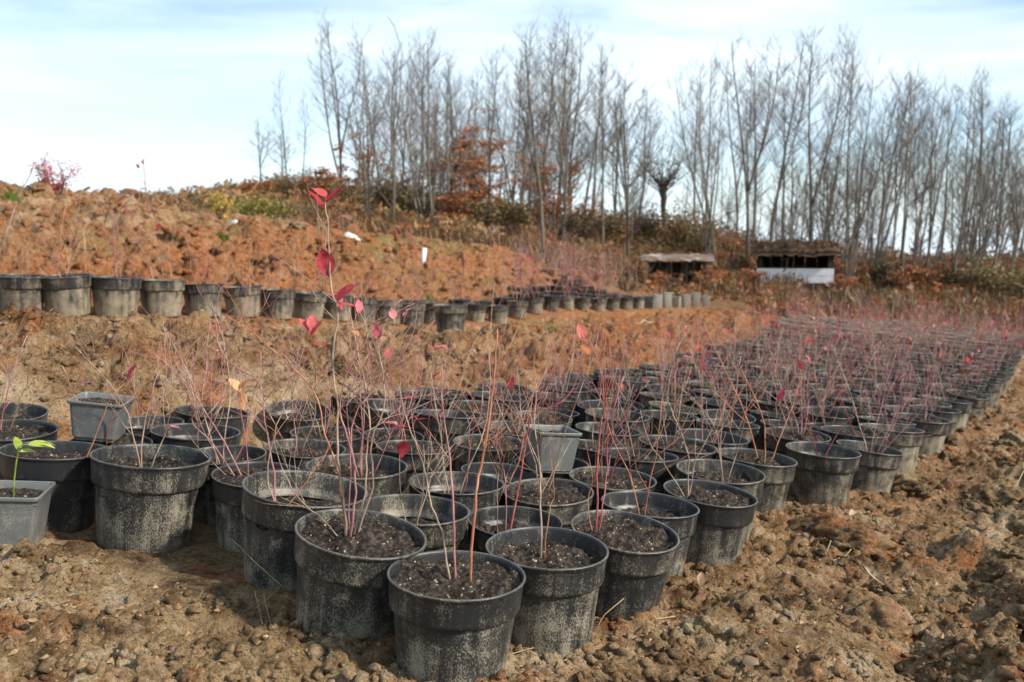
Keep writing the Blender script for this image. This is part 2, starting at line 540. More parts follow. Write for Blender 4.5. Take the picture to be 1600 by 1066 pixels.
cps = []
for xx in (-2.0, -1.2, -0.6, 0.0, 0.6, 1.3, 2.2, 3.2, 4.5, 6.0, 8.0, 11.0):
    for yy in (-3.0, -1.0, 0.5, 1.3, 2.0, 2.6, 3.4, 4.6, 6.0, 8.0, 10.5):
        if yy < np.interp(xx, BANK_X, BANK_Y) - 0.1:
            cps.append((xx, yy, float(yard(xx, yy))))
for px, py, d in [
    # bank face and its shoulder
    (-80, 612, 2.66), (60, 612, 2.79), (180, 614, 2.88), (300, 612, 3.0), (400, 608, 3.16), (480, 604, 3.36), (-80, 538, 2.86), (60, 540, 2.98), (180, 543, 3.07), (300, 546, 3.2), (400, 548, 3.38), (480, 550, 3.62), (580, 575, 4.0), (580, 552, 4.35), (700, 558, 4.9), (820, 548, 5.6), (950, 528, 6.6), (1060, 512, 8.6),
    (-80, 512, 4.0), (100, 513, 4.15), (300, 515, 4.55), (480, 514, 5.5), (640, 513, 6.8), (780, 512, 8.4), (930, 496, 11.2), (1060, 486, 14.0), (1130, 480, 15.6),
    # terrace floor
    (-80, 486, 4.7), (30, 487, 4.7), (180, 490, 4.9), (315, 493, 5.3), (480, 497, 6.3), (643, 508, 7.6), (780, 504, 9.5), (932, 486, 12.7), (1060, 480, 15.3),
    (1180, 488, 13.5), (1200, 473, 18.0), (1350, 503, 13.8), (1350, 482, 18.0), (1470, 512, 13.9), (1590, 520, 14.2), (1590, 482, 20.0), (1750, 500, 20.0),
    # bare soil of the slope above
    (-150, 350, 7.0), (30, 360, 7.4), (300, 395, 8.3), (480, 408, 9.6), (640, 425, 10.3), (760, 432, 12.2),
    (-200, 272, 11.0), (0, 283, 11.2), (90, 295, 11.4), (170, 311, 11.8), (300, 338, 12.2), (450, 352, 12.8), (560, 374, 13.0), (650, 386, 13.2), (760, 388, 14.0), (830, 407, 14.6), (880, 432, 16.0),
    # hollow behind it, then the scrubby rise and the wood
    (0, 320, 19), (200, 338, 19), (420, 340, 20), (600, 372, 21), (760, 385, 21), (900, 408, 22), (1000, 425, 22), (1150, 438, 23), (1250, 448, 24), (1400, 462, 24), (1600, 462, 24),
    (-100, 345, 34), (100, 345, 34), (170, 342, 34), (250, 330, 34), (330, 318, 35), (390, 302, 36), (430, 294, 36), (490, 305, 36), (560, 318, 37), (660, 332, 37), (760, 345, 37), (900, 360, 37), (1000, 360, 37), (1100, 370, 37),
    (1200, 400, 37), (1400, 416, 37), (1600, 416, 37), (1800, 416, 37),
]:
    p = at(px, py, d)
    cps.append((p.x, p.y, p.z))
for xx, yy, zz in [(-35, 60, 1.0), (0, 60, 0.3), (35, 60, -1.0), (-25, 20, 1.6), (-12, 8, 1.6), (-6, 3.2, 0.85), (-6, 0, 0.62), (-3.2, 1.0, 0.30), (-3.2, 2.2, 0.32), (-8, -3, 0.75), (30, 20, -1.4), (45, 45, -1.0), (-45, 40, 2.0), (14, 4, -1.2), (16, 12, -1.1)]:
    cps.append((xx, yy, zz))
CP = np.array(cps)


def _warp(x, y):
    r = np.sqrt(x * x + y * y) + 1e-9
    k = np.log1p(r / 4.0) * 4.0 / r
    return x * k, y * k


_cx, _cy = _warp(CP[:, 0], CP[:, 1])


def _phi(d2):
    return 0.5 * d2 * np.log(d2 + 1e-12)


_n = len(CP)
_A = np.zeros((_n + 3, _n + 3))
_A[:_n, :_n] = _phi((_cx[:, None] - _cx) ** 2 + (_cy[:, None] - _cy) ** 2) + np.eye(_n) * 0.002
_A[:_n, _n] = _A[_n, :_n] = 1
_A[:_n, _n + 1] = _A[_n + 1, :_n] = _cx
_A[:_n, _n + 2] = _A[_n + 2, :_n] = _cy
_w = np.linalg.solve(_A, np.r_[CP[:, 2], 0, 0, 0])


def terrain(x, y):
    x = np.atleast_1d(np.asarray(x, float))
    y = np.atleast_1d(np.asarray(y, float))
    wx, wy = _warp(x, y)
    z = _w[_n] + _w[_n + 1] * wx + _w[_n + 2] * wy
    for i in range(_n):
        z = z + _w[i] * _phi((wx - _cx[i]) ** 2 + (wy - _cy[i]) ** 2)
    far = np.clip((np.hypot(x, y) - 55) / 60, 0, 1)
    z = z * (1 - far) + (-4.0) * far
    s = np.clip((np.interp(x, BANK_X, BANK_Y) - y) / 0.35, 0, 1) * np.clip((x + 2.3) / 0.6, 0, 1) * np.clip((11 - x) / 2, 0, 1)
    return z * (1 - s) + yard(x, y) * s


def smooth(a, b, t):
    q = np.clip((t - a) / (b - a), 0, 1)
    return q * q * (3 - 2 * q)


S0 = Vector((-0.09, 1.56))
EDGE = Vector((0.56, 0.828)).normalized()


def rough(x, y):
    """Height of clods and crumbs on top of the smooth land."""
    bank = y - np.interp(x, BANK_X, BANK_Y)
    row = y - np.interp(x, ROW_X, ROW_Y)
    inside = smooth(-0.06, 0.03, (y - S0.y) * EDGE.x - (x - S0.x) * EDGE.y) * smooth(0.10, -0.05, bank) * smooth(1.45, 1.75, y + 0.42 * x)
    far = smooth(16, 24, y)
    open_ground = 1 - 0.85 * inside
    right = smooth(0.15, 1.3, x - 0.62 * (y - 1.5))
    wx = x + 0.05 * fbm(x * 6, y * 6, 3, 5)
    wy = y + 0.05 * fbm(x * 6 + 9, y * 6, 3, 6)
    h = 0.020 * fbm(x * 3.0, y * 3.0, 4, 1)
    h += blocks(wx * 5.0, wy * 5.0, 15, 0.35) * (0.010 + 0.085 * right)
    h += blocks(wx * 13, wy * 13, 18, 0.4) * (0.010 + 0.012 * right)
    h += lumps(wx * 3.4, wy * 3.4, 21, 0.55) * (0.020 + 0.10 * right)
    h += lumps(wx * 10, wy * 10, 31, 0.6) * (0.020 + 0.020 * right)
    crumb = lumps(wx * 24, wy * 24, 41, 0.6) * 0.020 + lumps(x * 52, y * 52, 45, 0.6) * 0.012 + fbm(x * 38, y * 38, 3, 51, 0.65) * 0.014
    crumb *= 0.45 + 0.9 * smooth(-0.3, 0.35, fbm(x * 2.2, y * 2.2, 3, 55))
    h += crumb * (1 - far)
    h *= open_ground
    up = smooth(0.0, 0.5, bank)
    slope_part = up * smooth(-0.12, -0.75, row)
    hb = blocks(wx * 4.5, wy * 4.5, 65, 0.4) * 0.075 + blocks(wx * 11, wy * 11, 68, 0.4) * 0.03 + lumps(wx * 3.2, wy * 3.2, 61, 0.6) * 0.10 + lumps(wx * 7.5, wy * 7.5, 71, 0.65) * 0.05 + fbm(x * 9, y * 9, 4, 81) * 0.035
    hb = hb - 0.14 + crumb * 1.6
    hill = smooth(0.6, 1.8, row) * (1 - far)
    hh = blocks(wx * 2.6, wy * 2.6, 95, 0.4) * 0.12 + blocks(wx * 6, wy * 6, 98, 0.4) * 0.06 + lumps(wx * 1.5, wy * 1.5, 91, 0.6) * 0.17 + lumps(wx * 4.0, wy * 4.0, 101, 0.65) * 0.10 + fbm(x * 4, y * 4, 5, 111) * 0.13 - 0.20
    wood = far * (fbm(x * 0.8, y * 0.8, 4, 121) * 0.45)
    terrace_floor = up * (1 - smooth(-0.12, -0.75, row)) * (1 - hill)
    h = h * (1 - up) + hb * slope_part + hh * hill + wood + terrace_floor * 0.012 * fbm(x * 12, y * 12, 3, 131)
    return h * smooth(90, 60, y)


def ground_z(x, y):
    return float(terrain(x, y)[0])


# one sheet from behind the camera to the horizon, finest where the camera stands
ys = list(np.linspace(-4, 0.7, 12))
while ys[-1] < 46:
    ys.append(ys[-1] + max(0.0052 * ys[-1], 0.0055))
while ys[-1] < 900:
    ys.append(ys[-1] * 1.06)
ys = np.array(ys)
us = np.linspace(-1, 1, 600)
wid = 0.62 * np.maximum(ys, 0) + 1.3 + 4.5 * smooth(0.8, -1.5, ys) + 3.0 * smooth(30, 60, ys) * ys / 10
# outermost columns run far out to the sides
stretch = us + np.sign(us) * 12 * np.clip((np.abs(us) - 0.955) / 0.045, 0, 1) ** 2
GX = stretch[None, :] * wid[:, None]
GY = np.repeat(ys[:, None], len(us), 1)
fx, fy = GX.ravel(), GY.ravel()
nu, nv = len(us), len(ys)
ri = np.unique(np.r_[np.arange(0, nv, 5), nv - 1])
ci = np.unique(np.r_[np.arange(0, nu, 5), np.arange(0, 20), np.arange(nu - 20, nu)])
TZ = terrain(GX[np.ix_(ri, ci)].ravel(), GY[np.ix_(ri, ci)].ravel()).reshape(len(ri), len(ci))
TZ = np.stack([np.interp(np.arange(nu), ci, row) for row in TZ])
TZ = np.stack([np.interp(np.arange(nv), ri, TZ[:, k]) for k in range(nu)], 1)
fz = TZ.ravel() + rough(fx, fy)
idx = np.arange(nu * nv).reshape(nv, nu)
quads = np.stack([idx[:-1, :-1], idx[:-1, 1:], idx[1:, 1:], idx[1:, :-1]], -1).reshape(-1, 4)
gme = bpy.data.meshes.new('ground')
gme.vertices.add(nu * nv)
gme.vertices.foreach_set('co', np.stack([fx, fy, fz], 1).ravel())
gme.loops.add(quads.size)
gme.loops.foreach_set('vertex_index', quads.ravel().astype(np.int32))
gme.polygons.add(len(quads))
gme.polygons.foreach_set('loop_start', np.arange(0, quads.size, 4, dtype=np.int32))
gme.polygons.foreach_set('loop_total', np.full(len(quads), 4, np.int32))
gme.update()
gme.polygons.foreach_set('use_smooth', np.ones(len(quads), bool))
bank_d = fy - np.interp(fx, BANK_X, BANK_Y)
row_d = fy - np.interp(fx, ROW_X, ROW_Y)
oz = 0.92 * smooth(0.0, 0.5, bank_d) * (0.30 + 0.70 * smooth(-1.3, 0.2, fx - 0.1 * fy + 4.0 * smooth(-0.5, 0.3, row_d))) * smooth(21, 15, fy)
oz = np.maximum(oz, 0.35 * smooth(0.10, -0.25, (fy - S0.y) * EDGE.x - (fx - S0.x) * EDGE.y) * smooth(-0.75, -0.3, (fy - S0.y) * EDGE.x - (fx - S0.x) * EDGE.y) * smooth(1.2, 2.6, fy) * smooth(0.3, -0.2, bank_d))
lit = smooth(14 - 1.5 * smooth(2, 5, fx), 19 - 4.0 * smooth(2, 5, fx), fy) * smooth(0.3, 1.2, bank_d)
lit = np.maximum(lit, 0.55 * smooth(0.02, 0.15, bank_d) * smooth(1.1, 0.6, bank_d) * smooth(0.2, -0.6, fx) * smooth(-0.25, 0.2, fbm(fx * 3, fy * 3, 3, 77)))
gr = np.clip(0.9 * smooth(0.05, 0.45, fbm(fx * 0.35, fy * 0.35, 3, 201)) * smooth(9, 13, fy) + smooth(0.15, 0.45, fbm(fx * 1.3, fy * 1.3, 3, 211)) * 0.5 * smooth(2.5, 3.5, bank_d), 0, 1)
att = gme.color_attributes.new('zone', 'FLOAT_COLOR', 'POINT')
att.data.foreach_set('color', np.stack([oz, lit, gr, np.ones_like(oz)], 1).ravel())
gme.materials.append(M_SOIL)
ground = link('ground', gme)
tag(ground, 'bare ochre and rust coloured earth with clods across the whole nursery', kind='structure')
print('ground', len(quads))

GROUND_FX = None


def surf(x, y):
    """Height of the real, rough surface."""
    a, b = np.array([float(x)]), np.array([float(y)])
    return float(terrain(a, b)[0] + rough(a, b)[0])


def surf_many(x, y):
    x, y = np.asarray(x, float), np.asarray(y, float)
    return terrain(x, y) + rough(x, y)


# ------------------------------------------------------------------ pot meshes
POT_D, POT_H = 0.24, 0.19


def pot_meshes(seed, m):
    r = random.Random(seed)
    a1, a2, p1, p2 = r.uniform(0.004, 0.032), r.uniform(0.002, 0.012), r.uniform(0, 6.3), r.uniform(0, 6.3)

    def wob(a, z):
        return 1 + (a1 * math.cos(2 * a + p1) + a2 * math.cos(3 * a + p2)) * (0.25 + 0.75 * z / POT_H)
    b = MB()
    b.lathe([(0.001, 0.006), (0.080, 0.006), (0.087, 0.0), (0.0915, 0.002), (0.0935, 0.008), (0.0985, 0.05), (0.1035, 0.10), (0.1075, 0.136)], 44, wob)
    rim = MB()
    rim.lathe([(0.1072, 0.1345), (0.1105, 0.1335), (0.1138, 0.1365), (0.1148, 0.142), (0.1172, 0.178), (0.1182, 0.184), (0.1205, 0.1862), (0.1212, 0.1885), (0.1200, 0.1905), (0.1172, 0.1905), (0.1158, 0.1885), (0.1150, 0.184), (0.1125, 0.158), (0.1110, 0.150), (0.1050, 0.147), (0.1030, 0.140)], 44, wob)
    return b.mesh('pot_body', m), rim.mesh('pot_rim', m), wob


def soil_mesh(seed, wob, level):
    r = random.Random(seed)
    rings, seg = 18, 56
    vs, fs = [], []
    xs, yy = [], []
    for i in range(rings + 1):
        rr = 0.113 * i / rings
        for k in range(seg):
            a = 2 * math.pi * k / seg + 0.5 * (i % 2) * 2 * math.pi / seg
            q = wob(a, level)
            xs.append(rr * q * math.cos(a))
            yy.append(rr * q * math.sin(a))
    xs, yy = np.array(xs), np.array(yy)
    hz = level + 0.010 * fbm(xs * 14 + seed, yy * 14, 3, seed) + lumps(xs * 34 + seed, yy * 34, seed + 3, 0.5) * 0.016 + lumps(xs * 75, yy * 75 + seed, seed + 5, 0.55) * 0.011 + 0.008 * np.exp(-(xs ** 2 + yy ** 2) / 0.0016)
    vs = list(zip(xs.tolist(), yy.tolist(), hz.tolist()))
    for i in range(rings):
        for k in range(seg):
            k2 = (k + 1) % seg
            fs.append((i * seg + k, i * seg + k2, (i + 1) * seg + k2, (i + 1) * seg + k))
    b = MB()
    b.v, b.f = vs, fs
    return b.mesh('compost', M_COMPOST)


POTS = []       # (body, rim, soil, soil level)
POTS_DUSTY_SUNLIT = []
POTS_EDGE_SUNLIT = []
for i in range(9):
    pm, rm, wob = pot_meshes(100 + i, M_POT)
    lv = (0.163, 0.169, 0.150, 0.171, 0.132, 0.166, 0.157, 0.170, 0.143)[i]
    sm = soil_mesh(40 + i, wob, lv)
    POTS.append((pm, rm, sm, lv))
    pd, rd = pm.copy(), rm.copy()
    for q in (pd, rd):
        q.materials[0] = M_POT_DUSTY_SUNLIT
    POTS_DUSTY_SUNLIT.append((pd, rd, sm, lv))
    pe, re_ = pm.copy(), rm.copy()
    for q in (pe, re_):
        q.materials[0] = M_POT_EDGE_SUNLIT
    POTS_EDGE_SUNLIT.append((pe, re_, sm, lv))


def leaf_mesh(name, m, L=0.046, W=0.027, curl=0.25, fold=0.25, seed=0):
    r = random.Random(seed)
    b = MB()
    n = 7
    for i in range(n + 1):
        t = i / n
        w = W / 2 * (math.sin(math.pi * t ** 0.85) ** 0.8 if 0 < t < 1 else 0.02)
        y = L * t
        z = -curl * L * t * t + r.uniform(-0.0006, 0.0006)
        b.v += [(-w, y, z + fold * w + r.uniform(-0.001, 0.001)), (0, y, z), (w, y, z + fold * w + r.uniform(-0.001, 0.001))]
    for i in range(n):
        for k in (0, 1):
            b.f.append((i * 3 + k, i * 3 + k + 1, i * 3 + k + 4, i * 3 + k + 3))
    b.tube([(0, -0.008, -0.001), (0, 0.0, 0.0004), (0, L * 0.6, -curl * L * 0.36 + 0.0004)], [0.0007, 0.0006, 0.0003], 3)
    return b.mesh(name, m)


LEAVES = {
    'red': [leaf_mesh('red_leaf', M_LEAF_RED, 0.041, 0.026, c, f, s) for c, f, s in ((0.15, 0.3, 1), (0.4, 0.15, 2), (-0.2, 0.5, 3))],
    'pink': [leaf_mesh('pink_leaf', M_LEAF_PINK, 0.036, 0.018, c, f, s) for c, f, s in ((0.25, 0.5, 4), (0.5, 0.3, 5))],
    'orange': [leaf_mesh('orange_leaf', M_LEAF_ORANGE, 0.040, 0.025, 0.3, 0.3, 6)],
    'green': [leaf_mesh('green_leaf', M_LEAF_GREEN, 0.055, 0.026, 0.3, 0.35, 7)],
    'dead': [leaf_mesh('dead_leaf', M_LEAF_DEAD, 0.05, 0.028, c, f, s) for c, f, s in ((0.5, 0.5, 8), (-0.4, 0.7, 9), (0.2, -0.4, 10))],
}


def add_leaf(parent, kind, loc, r, scale=1.0, rot=None):
    me = r.choice(LEAVES[kind])
    e = rot if rot else Euler((r.choice((1, 1, -1)) * r.uniform(0.2, 1.5), r.uniform(-0.6, 0.6), r.gauss(0, 1.2)))
    m = Matrix.Translation(loc) @ e.to_matrix().to_4x4() @ Matrix.Scale(scale, 4)
    return link('leaf', me, parent, m)


# ---- plants that repeat: each variant is a list of stem meshes with spots for leaves
def curve_pts(p0, d, length, r, n, up=0.10, wob=0.10):
    pts = [Vector(p0)]
    d = Vector(d).normalized()
    for i in range(n):
        d = d + Vector((r.gauss(0, wob), r.gauss(0, wob), r.gauss(0, wob * 0.5) + up))
        d.normalize()
        pts.append(pts[-1] + d * (length / n))
    return pts


def stem_into(b, p0, d, length, r, rad, depth=0, tips=None, dens=1.0):
    n = 7 if depth == 0 else (5 if depth == 1 else 3)
    pts = curve_pts(p0, d, length, r, n, 0.05 if depth == 0 else 0.12, 0.12 if depth == 0 else 0.17)
    rr = [rad * (1 - 0.55 * i / n) for i in range(n + 1)]
    b.tube(pts, rr, 5 if depth == 0 else 4)
    if tips is not None:
        tips.append(pts[-1].copy())
    if depth < 2:
        for i in range(2 if depth == 0 else 1, n):
            if r.random() < (0.62 if depth == 0 else 0.42) * dens:
                t = (pts[i] - pts[i - 1]).normalized()
                side = Vector((r.gauss(0, 1), r.gauss(0, 1), r.gauss(0, 0.3))).normalized()
                stem_into(b, pts[i], t * 0.70 + side * 0.72, length * r.uniform(0.28, 0.58), r, rr[i] * 0.66, depth + 1, tips, dens)


def plant_variant(seed, nst, h, matl, lean=0.5):
    r = random.Random(seed)
    stems, tips = [], []
    a0 = r.uniform(0, 6.3)
    for k in range(nst):
        b = MB()
        a = a0 + 2 * math.pi * k / nst + r.uniform(-0.5, 0.5)
        q = r.uniform(0.004, 0.016)
        ln = r.uniform(0.08, lean)
        stem_into(b, (q * math.cos(a), q * math.sin(a), -0.012), (ln * math.cos(a), ln * math.sin(a), 1.0), h * r.uniform(0.55, 1.08), r, r.uniform(0.0014, 0.0025), 0, tips, r.uniform(0.6, 1.2))
        stems.append(b.mesh('shrub_stem', M_STEM[matl] if r.random() < 0.8 else M_STEM[(matl + 2) % 4]))
    return stems, tips


STEMWORD = ('mauve', 'red', 'grey-brown', 'orange-brown')
PLANTS = []
spec = [(4, 0.42, 0), (2, 0.48, 1), (5, 0.36, 0), (3, 0.33, 2), (2, 0.5, 1), (4, 0.46, 2), (3, 0.40, 3), (4, 0.30, 2), (3, 0.38, 0), (5, 0.44, 0), (2, 0.34, 3), (3, 0.52, 0), (3, 0.45, 2), (4, 0.34, 2)]
for i, (ns, h, ml) in enumerate(spec):
    st, tips = plant_variant(500 + i, ns, h, ml, 0.8)
    PLANTS.append((st, tips, ml, ns))

TILT = Matrix.Rotation(math.atan(-SLOPE), 4, 'Y')


def make_pot(x, y, z, scale, r, dusty=False, tilt=True, variant=None, plant=None, leaves=None, plant_scale=None):
    """One potted shrub: an Empty at the pot's base with pot (> rim), compost, stems, leaves."""
    m = Matrix.Translation((x, y, z))
    if tilt:
        m = m @ TILT
    m = m @ Matrix.Rotation(r.gauss(0, 0.032), 4, 'X') @ Matrix.Rotation(r.gauss(0, 0.032), 4, 'Y') @ Matrix.Rotation(r.uniform(0, 6.28), 4, 'Z') @ Matrix.Scale(scale, 4)
    root = empty('potted_shrub', m)
    pm, rm, sm, lv = ((POTS_EDGE_SUNLIT if tilt else POTS_DUSTY_SUNLIT) if dusty else POTS)[r.randrange(9) if variant is None else variant]  # dusty picks the sets whose colour holds both dust and painted sunlight
    po = link('pot', pm, root)
    link('rim', rm, po)
    link('compost', sm, root)
    info = None
    if plant is not None:
        st, tips, ml, ns = PLANTS[plant]
        s = plant_scale if plant_scale else r.uniform(0.85, 1.2)
        pmx = Matrix.Translation((r.uniform(-0.02, 0.02), r.uniform(-0.02, 0.02), lv + 0.004)) @ Matrix.Rotation(r.uniform(0, 6.28), 4, 'Z') @ Matrix.Scale(s, 4)
        for me in st:
            link('stem', me, root, pmx)
        kinds = []
        if leaves:
            for kd, cnt in leaves:
                for tp in r.sample(tips, min(cnt, len(tips))):
                    add_leaf(root, kd, pmx @ tp, r, r.uniform(0.75, 1.15))
                    kinds.append(kd)
        info = (STEMWORD[ml], ns, kinds)
    return root, m, lv, info


# ------------------------------------------------------------------ the pots at the near end, one by one
RIM_Z = POT_H


def on_rim_plane(px, py):
    d = FWD + (px - 800) / FPX * RGT + (py - 533) / FPX * DWN
    t = (RIM_Z - EYE.z) / (d.z - SLOPE * d.x)
    return EYE + t * d, t


# (px, py, width in px, key, label, plant variant or None, leaves)
NEAR = [
    (723, 890, 211, 'front', 'frontmost black pot, nearest the camera, with two straight red stems', None, None),
    (548, 835, 207, 'bushy', 'large black pot left of the frontmost one with tall branching bush', None, None),
    (849, 852, 193, 'grey', 'black pot just right of the frontmost pot with one thin grey stem', None, None),
    (934, 816, 169, 'redstem', 'dust-speckled pot two to the right of the frontmost, with one red stem', None, None),
    (456, 763, 186, 'low', 'open black pot with low sunken soil left of the tall bushy one', None, None),
    (233, 716, 176, 'wide', 'broad black pot on the left with wide empty looking soil', 3, None),
    (119, 700, 152, 'redtip', 'black pot at far left whose thin stem ends in one red leaf', None, None),
    (40, 680, 150, 'a', 'black pot behind the small green seedling at the left edge', 8, None),
    (0, 648, 135, 'b', 'black pot against the bank at the left edge of the picture', 3, None),
    (312, 638, 112, 'c', 'black pot against the bank, left of the tall mauve stems', 2, None),
    (297, 671, 130, 'd', 'black pot behind the broad one, with mauve shoots', 0, (('pink', 2),)),
    (235, 648, 108, 'e', 'black pot behind the square grey pot near the bank', 8, None),
    (368, 733, 146, 'mauve', 'black pot with long mauve stems and orange leaves', None, None),
    (360, 697, 128, 'f', 'black pot behind the one with orange leaves', 5, None),
    (662, 795, 169, 'g', 'dusty black pot directly behind the frontmost one, with forked stem', 3, None),
    (578, 740, 160, 'h', 'pale dusted pot behind the tall bushy one', 0, (('pink', 1),)),
    (686, 743, 145, 'i', 'black pot two behind the frontmost, with mauve twigs and pink leaves', 5, (('red', 3),)),
    (760, 729, 112, 'j', 'nearly empty black pot with shiny inner wall left of the grey square pot', 10, None),
    (839, 762, 146, 'k', 'black pot in front of the raised grey square pot', 12, None),
    (776, 800, 146, 'leaning', 'black pot with thick red stem leaning right, behind the frontmost pots', None, None),
    (944, 744, 138, 'l', 'black pot with thin brown shoots right of the grey square pot', 8, None),
    (981, 783, 153, 'm', 'black pot behind the red-stemmed one near the open edge', 10, None),
    (1080, 770, 145, 'forked', 'black pot at the open edge with pale forked twigs', None, None),
    (1117, 738, 136, 'n', 'black pot at the open edge behind the pale forked twigs', 3, None),
    (992, 712, 126, 'o', 'black pot third from the open edge with greyish twigs', 7, None),
    (1052, 696, 120, 'p', 'black pot with low green tinged twigs behind the open edge', 3, (('pink', 1),)),
    (1103, 684, 112, 'q', 'black pot holding a single dark red leaf near the open edge', 8, (('red', 1),)),
    (1171, 715, 122, 'r', 'dusty pot at the open edge with a pale fallen leaf', 6, (('pink', 1),)),
    (448, 690, 124, 's', 'black pot behind the low sunken one, crossed by pink stems', 11, (('pink', 2),)),
    (500, 668, 112, 't', 'black pot in the middle of the near block with dense mauve stems', 9, None),
    (640, 690, 118, 'u', 'black pot with pink leaves behind the pale dusted pot', 4, (('red', 2),)),
    (862, 716, 118, 'v', 'black pot standing under the raised grey square pot', None, None),
]
hp = []
for px, py, w, *_ in NEAR:
    p, t = on_rim_plane(px, py)
    pred = FPX * POT_D / t
    hp.append([p.x, p.y, min(1.12, max(0.90, w / pred))])
hp = np.array(hp)
for it in range(60):
    for i in range(len(hp)):
        for j in range(i):
            dx, dy = hp[i, 0] - hp[j, 0], hp[i, 1] - hp[j, 1]
            dd = math.hypot(dx, dy) + 1e-9
            need = 0.1225 * (hp[i, 2] + hp[j, 2])
            if dd < need:
                q = (need - dd) / dd * 0.5
                hp[i, 0] += dx * q
                hp[i, 1] += dy * q
                hp[j, 0] -= dx * q
                hp[j, 1] -= dy * q
NEARPOT = {}
for (px, py, w, key, lab, plant, lv), (x, y, s) in zip(NEAR, hp):
    r = random.Random('near' + key)
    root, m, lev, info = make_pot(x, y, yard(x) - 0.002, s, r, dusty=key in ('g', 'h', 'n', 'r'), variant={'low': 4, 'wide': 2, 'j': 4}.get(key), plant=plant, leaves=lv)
    tag(root, lab, 'potted shrub', 'potted shrubs in the yard')
    NEARPOT[key] = (root, m, x, y, s, lev)


def hero_stem(key, pts, r0, ml, dz=0.0, leaves=(), twigs=3, seed=0):
    """A stem that was followed by eye in the photograph, grown from its pot."""
    root, m, x, y, s, lev = NEARPOT[key]
    r = random.Random(key + str(seed))
    inv = m.inverted()
    n = len(pts)
    base = m @ Vector((0, 0, lev))
    depth0 = (base - EYE).dot(FWD)
    wp = []
    for i, (px, py) in enumerate(pts):
        t = i / max(1, n - 1)
        wp.append(at(px, py, depth0 + dz * t + r.uniform(-0.012, 0.012) * (t > 0)))
    # root the foot inside the pot
    foot = inv @ wp[0]
    rad = math.hypot(foot.x, foot.y)
    if rad > 0.07:
        foot.x *= 0.07 / rad
        foot.y *= 0.07 / rad
    foot.z = lev - 0.006
    lp = [foot] + [inv @ p for p in wp[1:]]
    # smooth with Catmull-Rom
    fine = []
    for i in range(len(lp) - 1):
        p0, p1, p2, p3 = lp[max(i - 1, 0)], lp[i], lp[i + 1], lp[min(i + 2, len(lp) - 1)]
        for k in range(4):
            t = k / 4
            fine.append(0.5 * ((2 * p1) + (p2 - p0) * t + (2 * p0 - 5 * p1 + 4 * p2 - p3) * t * t + (3 * p1 - p0 - 3 * p2 + p3) * t ** 3) + Vector((r.gauss(0, 0.0012), r.gauss(0, 0.0012), 0)))
    fine.append(lp[-1])
    b = MB()
    k = len(fine)
    rr = [0.80 * r0 * (1 - 0.6 * i / k) for i in range(k)]
    b.tube(fine, rr, 6)
    for q in range(twigs + 2):
        i = r.randrange(k // 3, k - 1)
        t = (fine[i + 1] - fine[i]).normalized()
        sd = Vector((r.gauss(0, 1), r.gauss(0, 1), r.gauss(0, 0.4))).normalized()
        stem_into(b, fine[i], t * 0.7 + sd * 0.65, r.uniform(0.07, 0.2), r, rr[i] * 0.6, 1, None, 0.9)
    link('stem', b.mesh('shrub_stem', M_STEM[ml]), root)
    for kd, px, py, sc_, tilt_, spin in leaves:
        p = inv @ at(px, py, depth0 + dz + r.uniform(-0.01, 0.01))
        e = Euler((tilt_, r.uniform(-0.3, 0.3), spin))
        rot = (m.to_3x3().normalized().inverted() @ e.to_matrix()).to_euler()
        add_leaf(root, kd, p, r, sc_, rot)


H = hero_stem
H('bushy', [(546, 828), (536, 770), (526, 700), (528, 640), (520, 560), (528, 490), (518, 455), (514, 400), (512, 340), (507, 316)], 0.0030, 2, 0.02,
  [('red', 509, 309, 0.9, 0.9, 0.9), ('red', 508, 318, 1.15, 0.55, -1.4), ('red', 510, 328, 1.2, 0.6, 1.6), ('pink', 528, 340, 0.8, 0.2, -1.4), ('red', 514, 432, 1.25, 1.45, 0.25), ('red', 528, 470, 1.2, 1.0, -0.8), ('pink', 535, 474, 1.0, 0.7, 1.0), ('red', 525, 480, 0.9, 0.2, -1.6)], 4)
H('bushy', [(549, 826), (556, 770), (548, 700), (531, 640), (548, 570), (592, 508), (628, 468)], 0.0026, 0, -0.05, [('pink', 560, 490, 0.8, 1.2, 0.4), ('pink', 616, 500, 0.8, 1.1, 0.2), ('pink', 632, 498, 0.8, 1.0, -0.8)], 4)
H('bushy', [(553, 826), (570, 770), (574, 700), (576, 640), (562, 560), (545, 480)], 0.0026, 2, 0.05, (), 4)
H('bushy', [(557, 827), (582, 760), (581, 690), (602, 620), (592, 540), (612, 480)], 0.0024, 2, -0.02, [('pink', 592, 530, 0.9, 1.0, 0.4)], 4)
H('bushy', [(541, 830), (505, 812), (470, 783), (444, 740), (428, 690)], 0.0018, 2, -0.06, (), 3)
H('bushy', [(545, 828), (530, 745), (508, 680), (490, 610), (440, 560), (395, 520), (352, 492)], 0.0024, 3, 0.05, (), 4)
H('bushy', [(550, 828), (547, 740), (555, 650), (590, 600), (640, 540), (680, 500)], 0.0020, 0, 0.04, [('pink', 700, 545, 0.9, 0.2, 1.5)], 4)
H('front', [(712, 884), (709, 800), (703, 720), (692, 640), (690, 570)], 0.0030, 0, 0.0, (), 1)
H('front', [(737, 864), (742, 790), (752, 730), (766, 640), (773, 570), (777, 515)], 0.0036, 3, 0.02, (), 1)
H('front', [(706, 892), (690, 832), (672, 780), (660, 722), (636, 660), (622, 600)], 0.0025, 2, 0.06, [('red', 640, 668, 1.0, 0.2, 1.6), ('red', 636, 664, 1.0, 0.6, -1.4), ('red', 632, 690, 0.9, -0.7, 0.2), ('pink', 622, 665, 0.9, 0.3, 1.3)], 4)
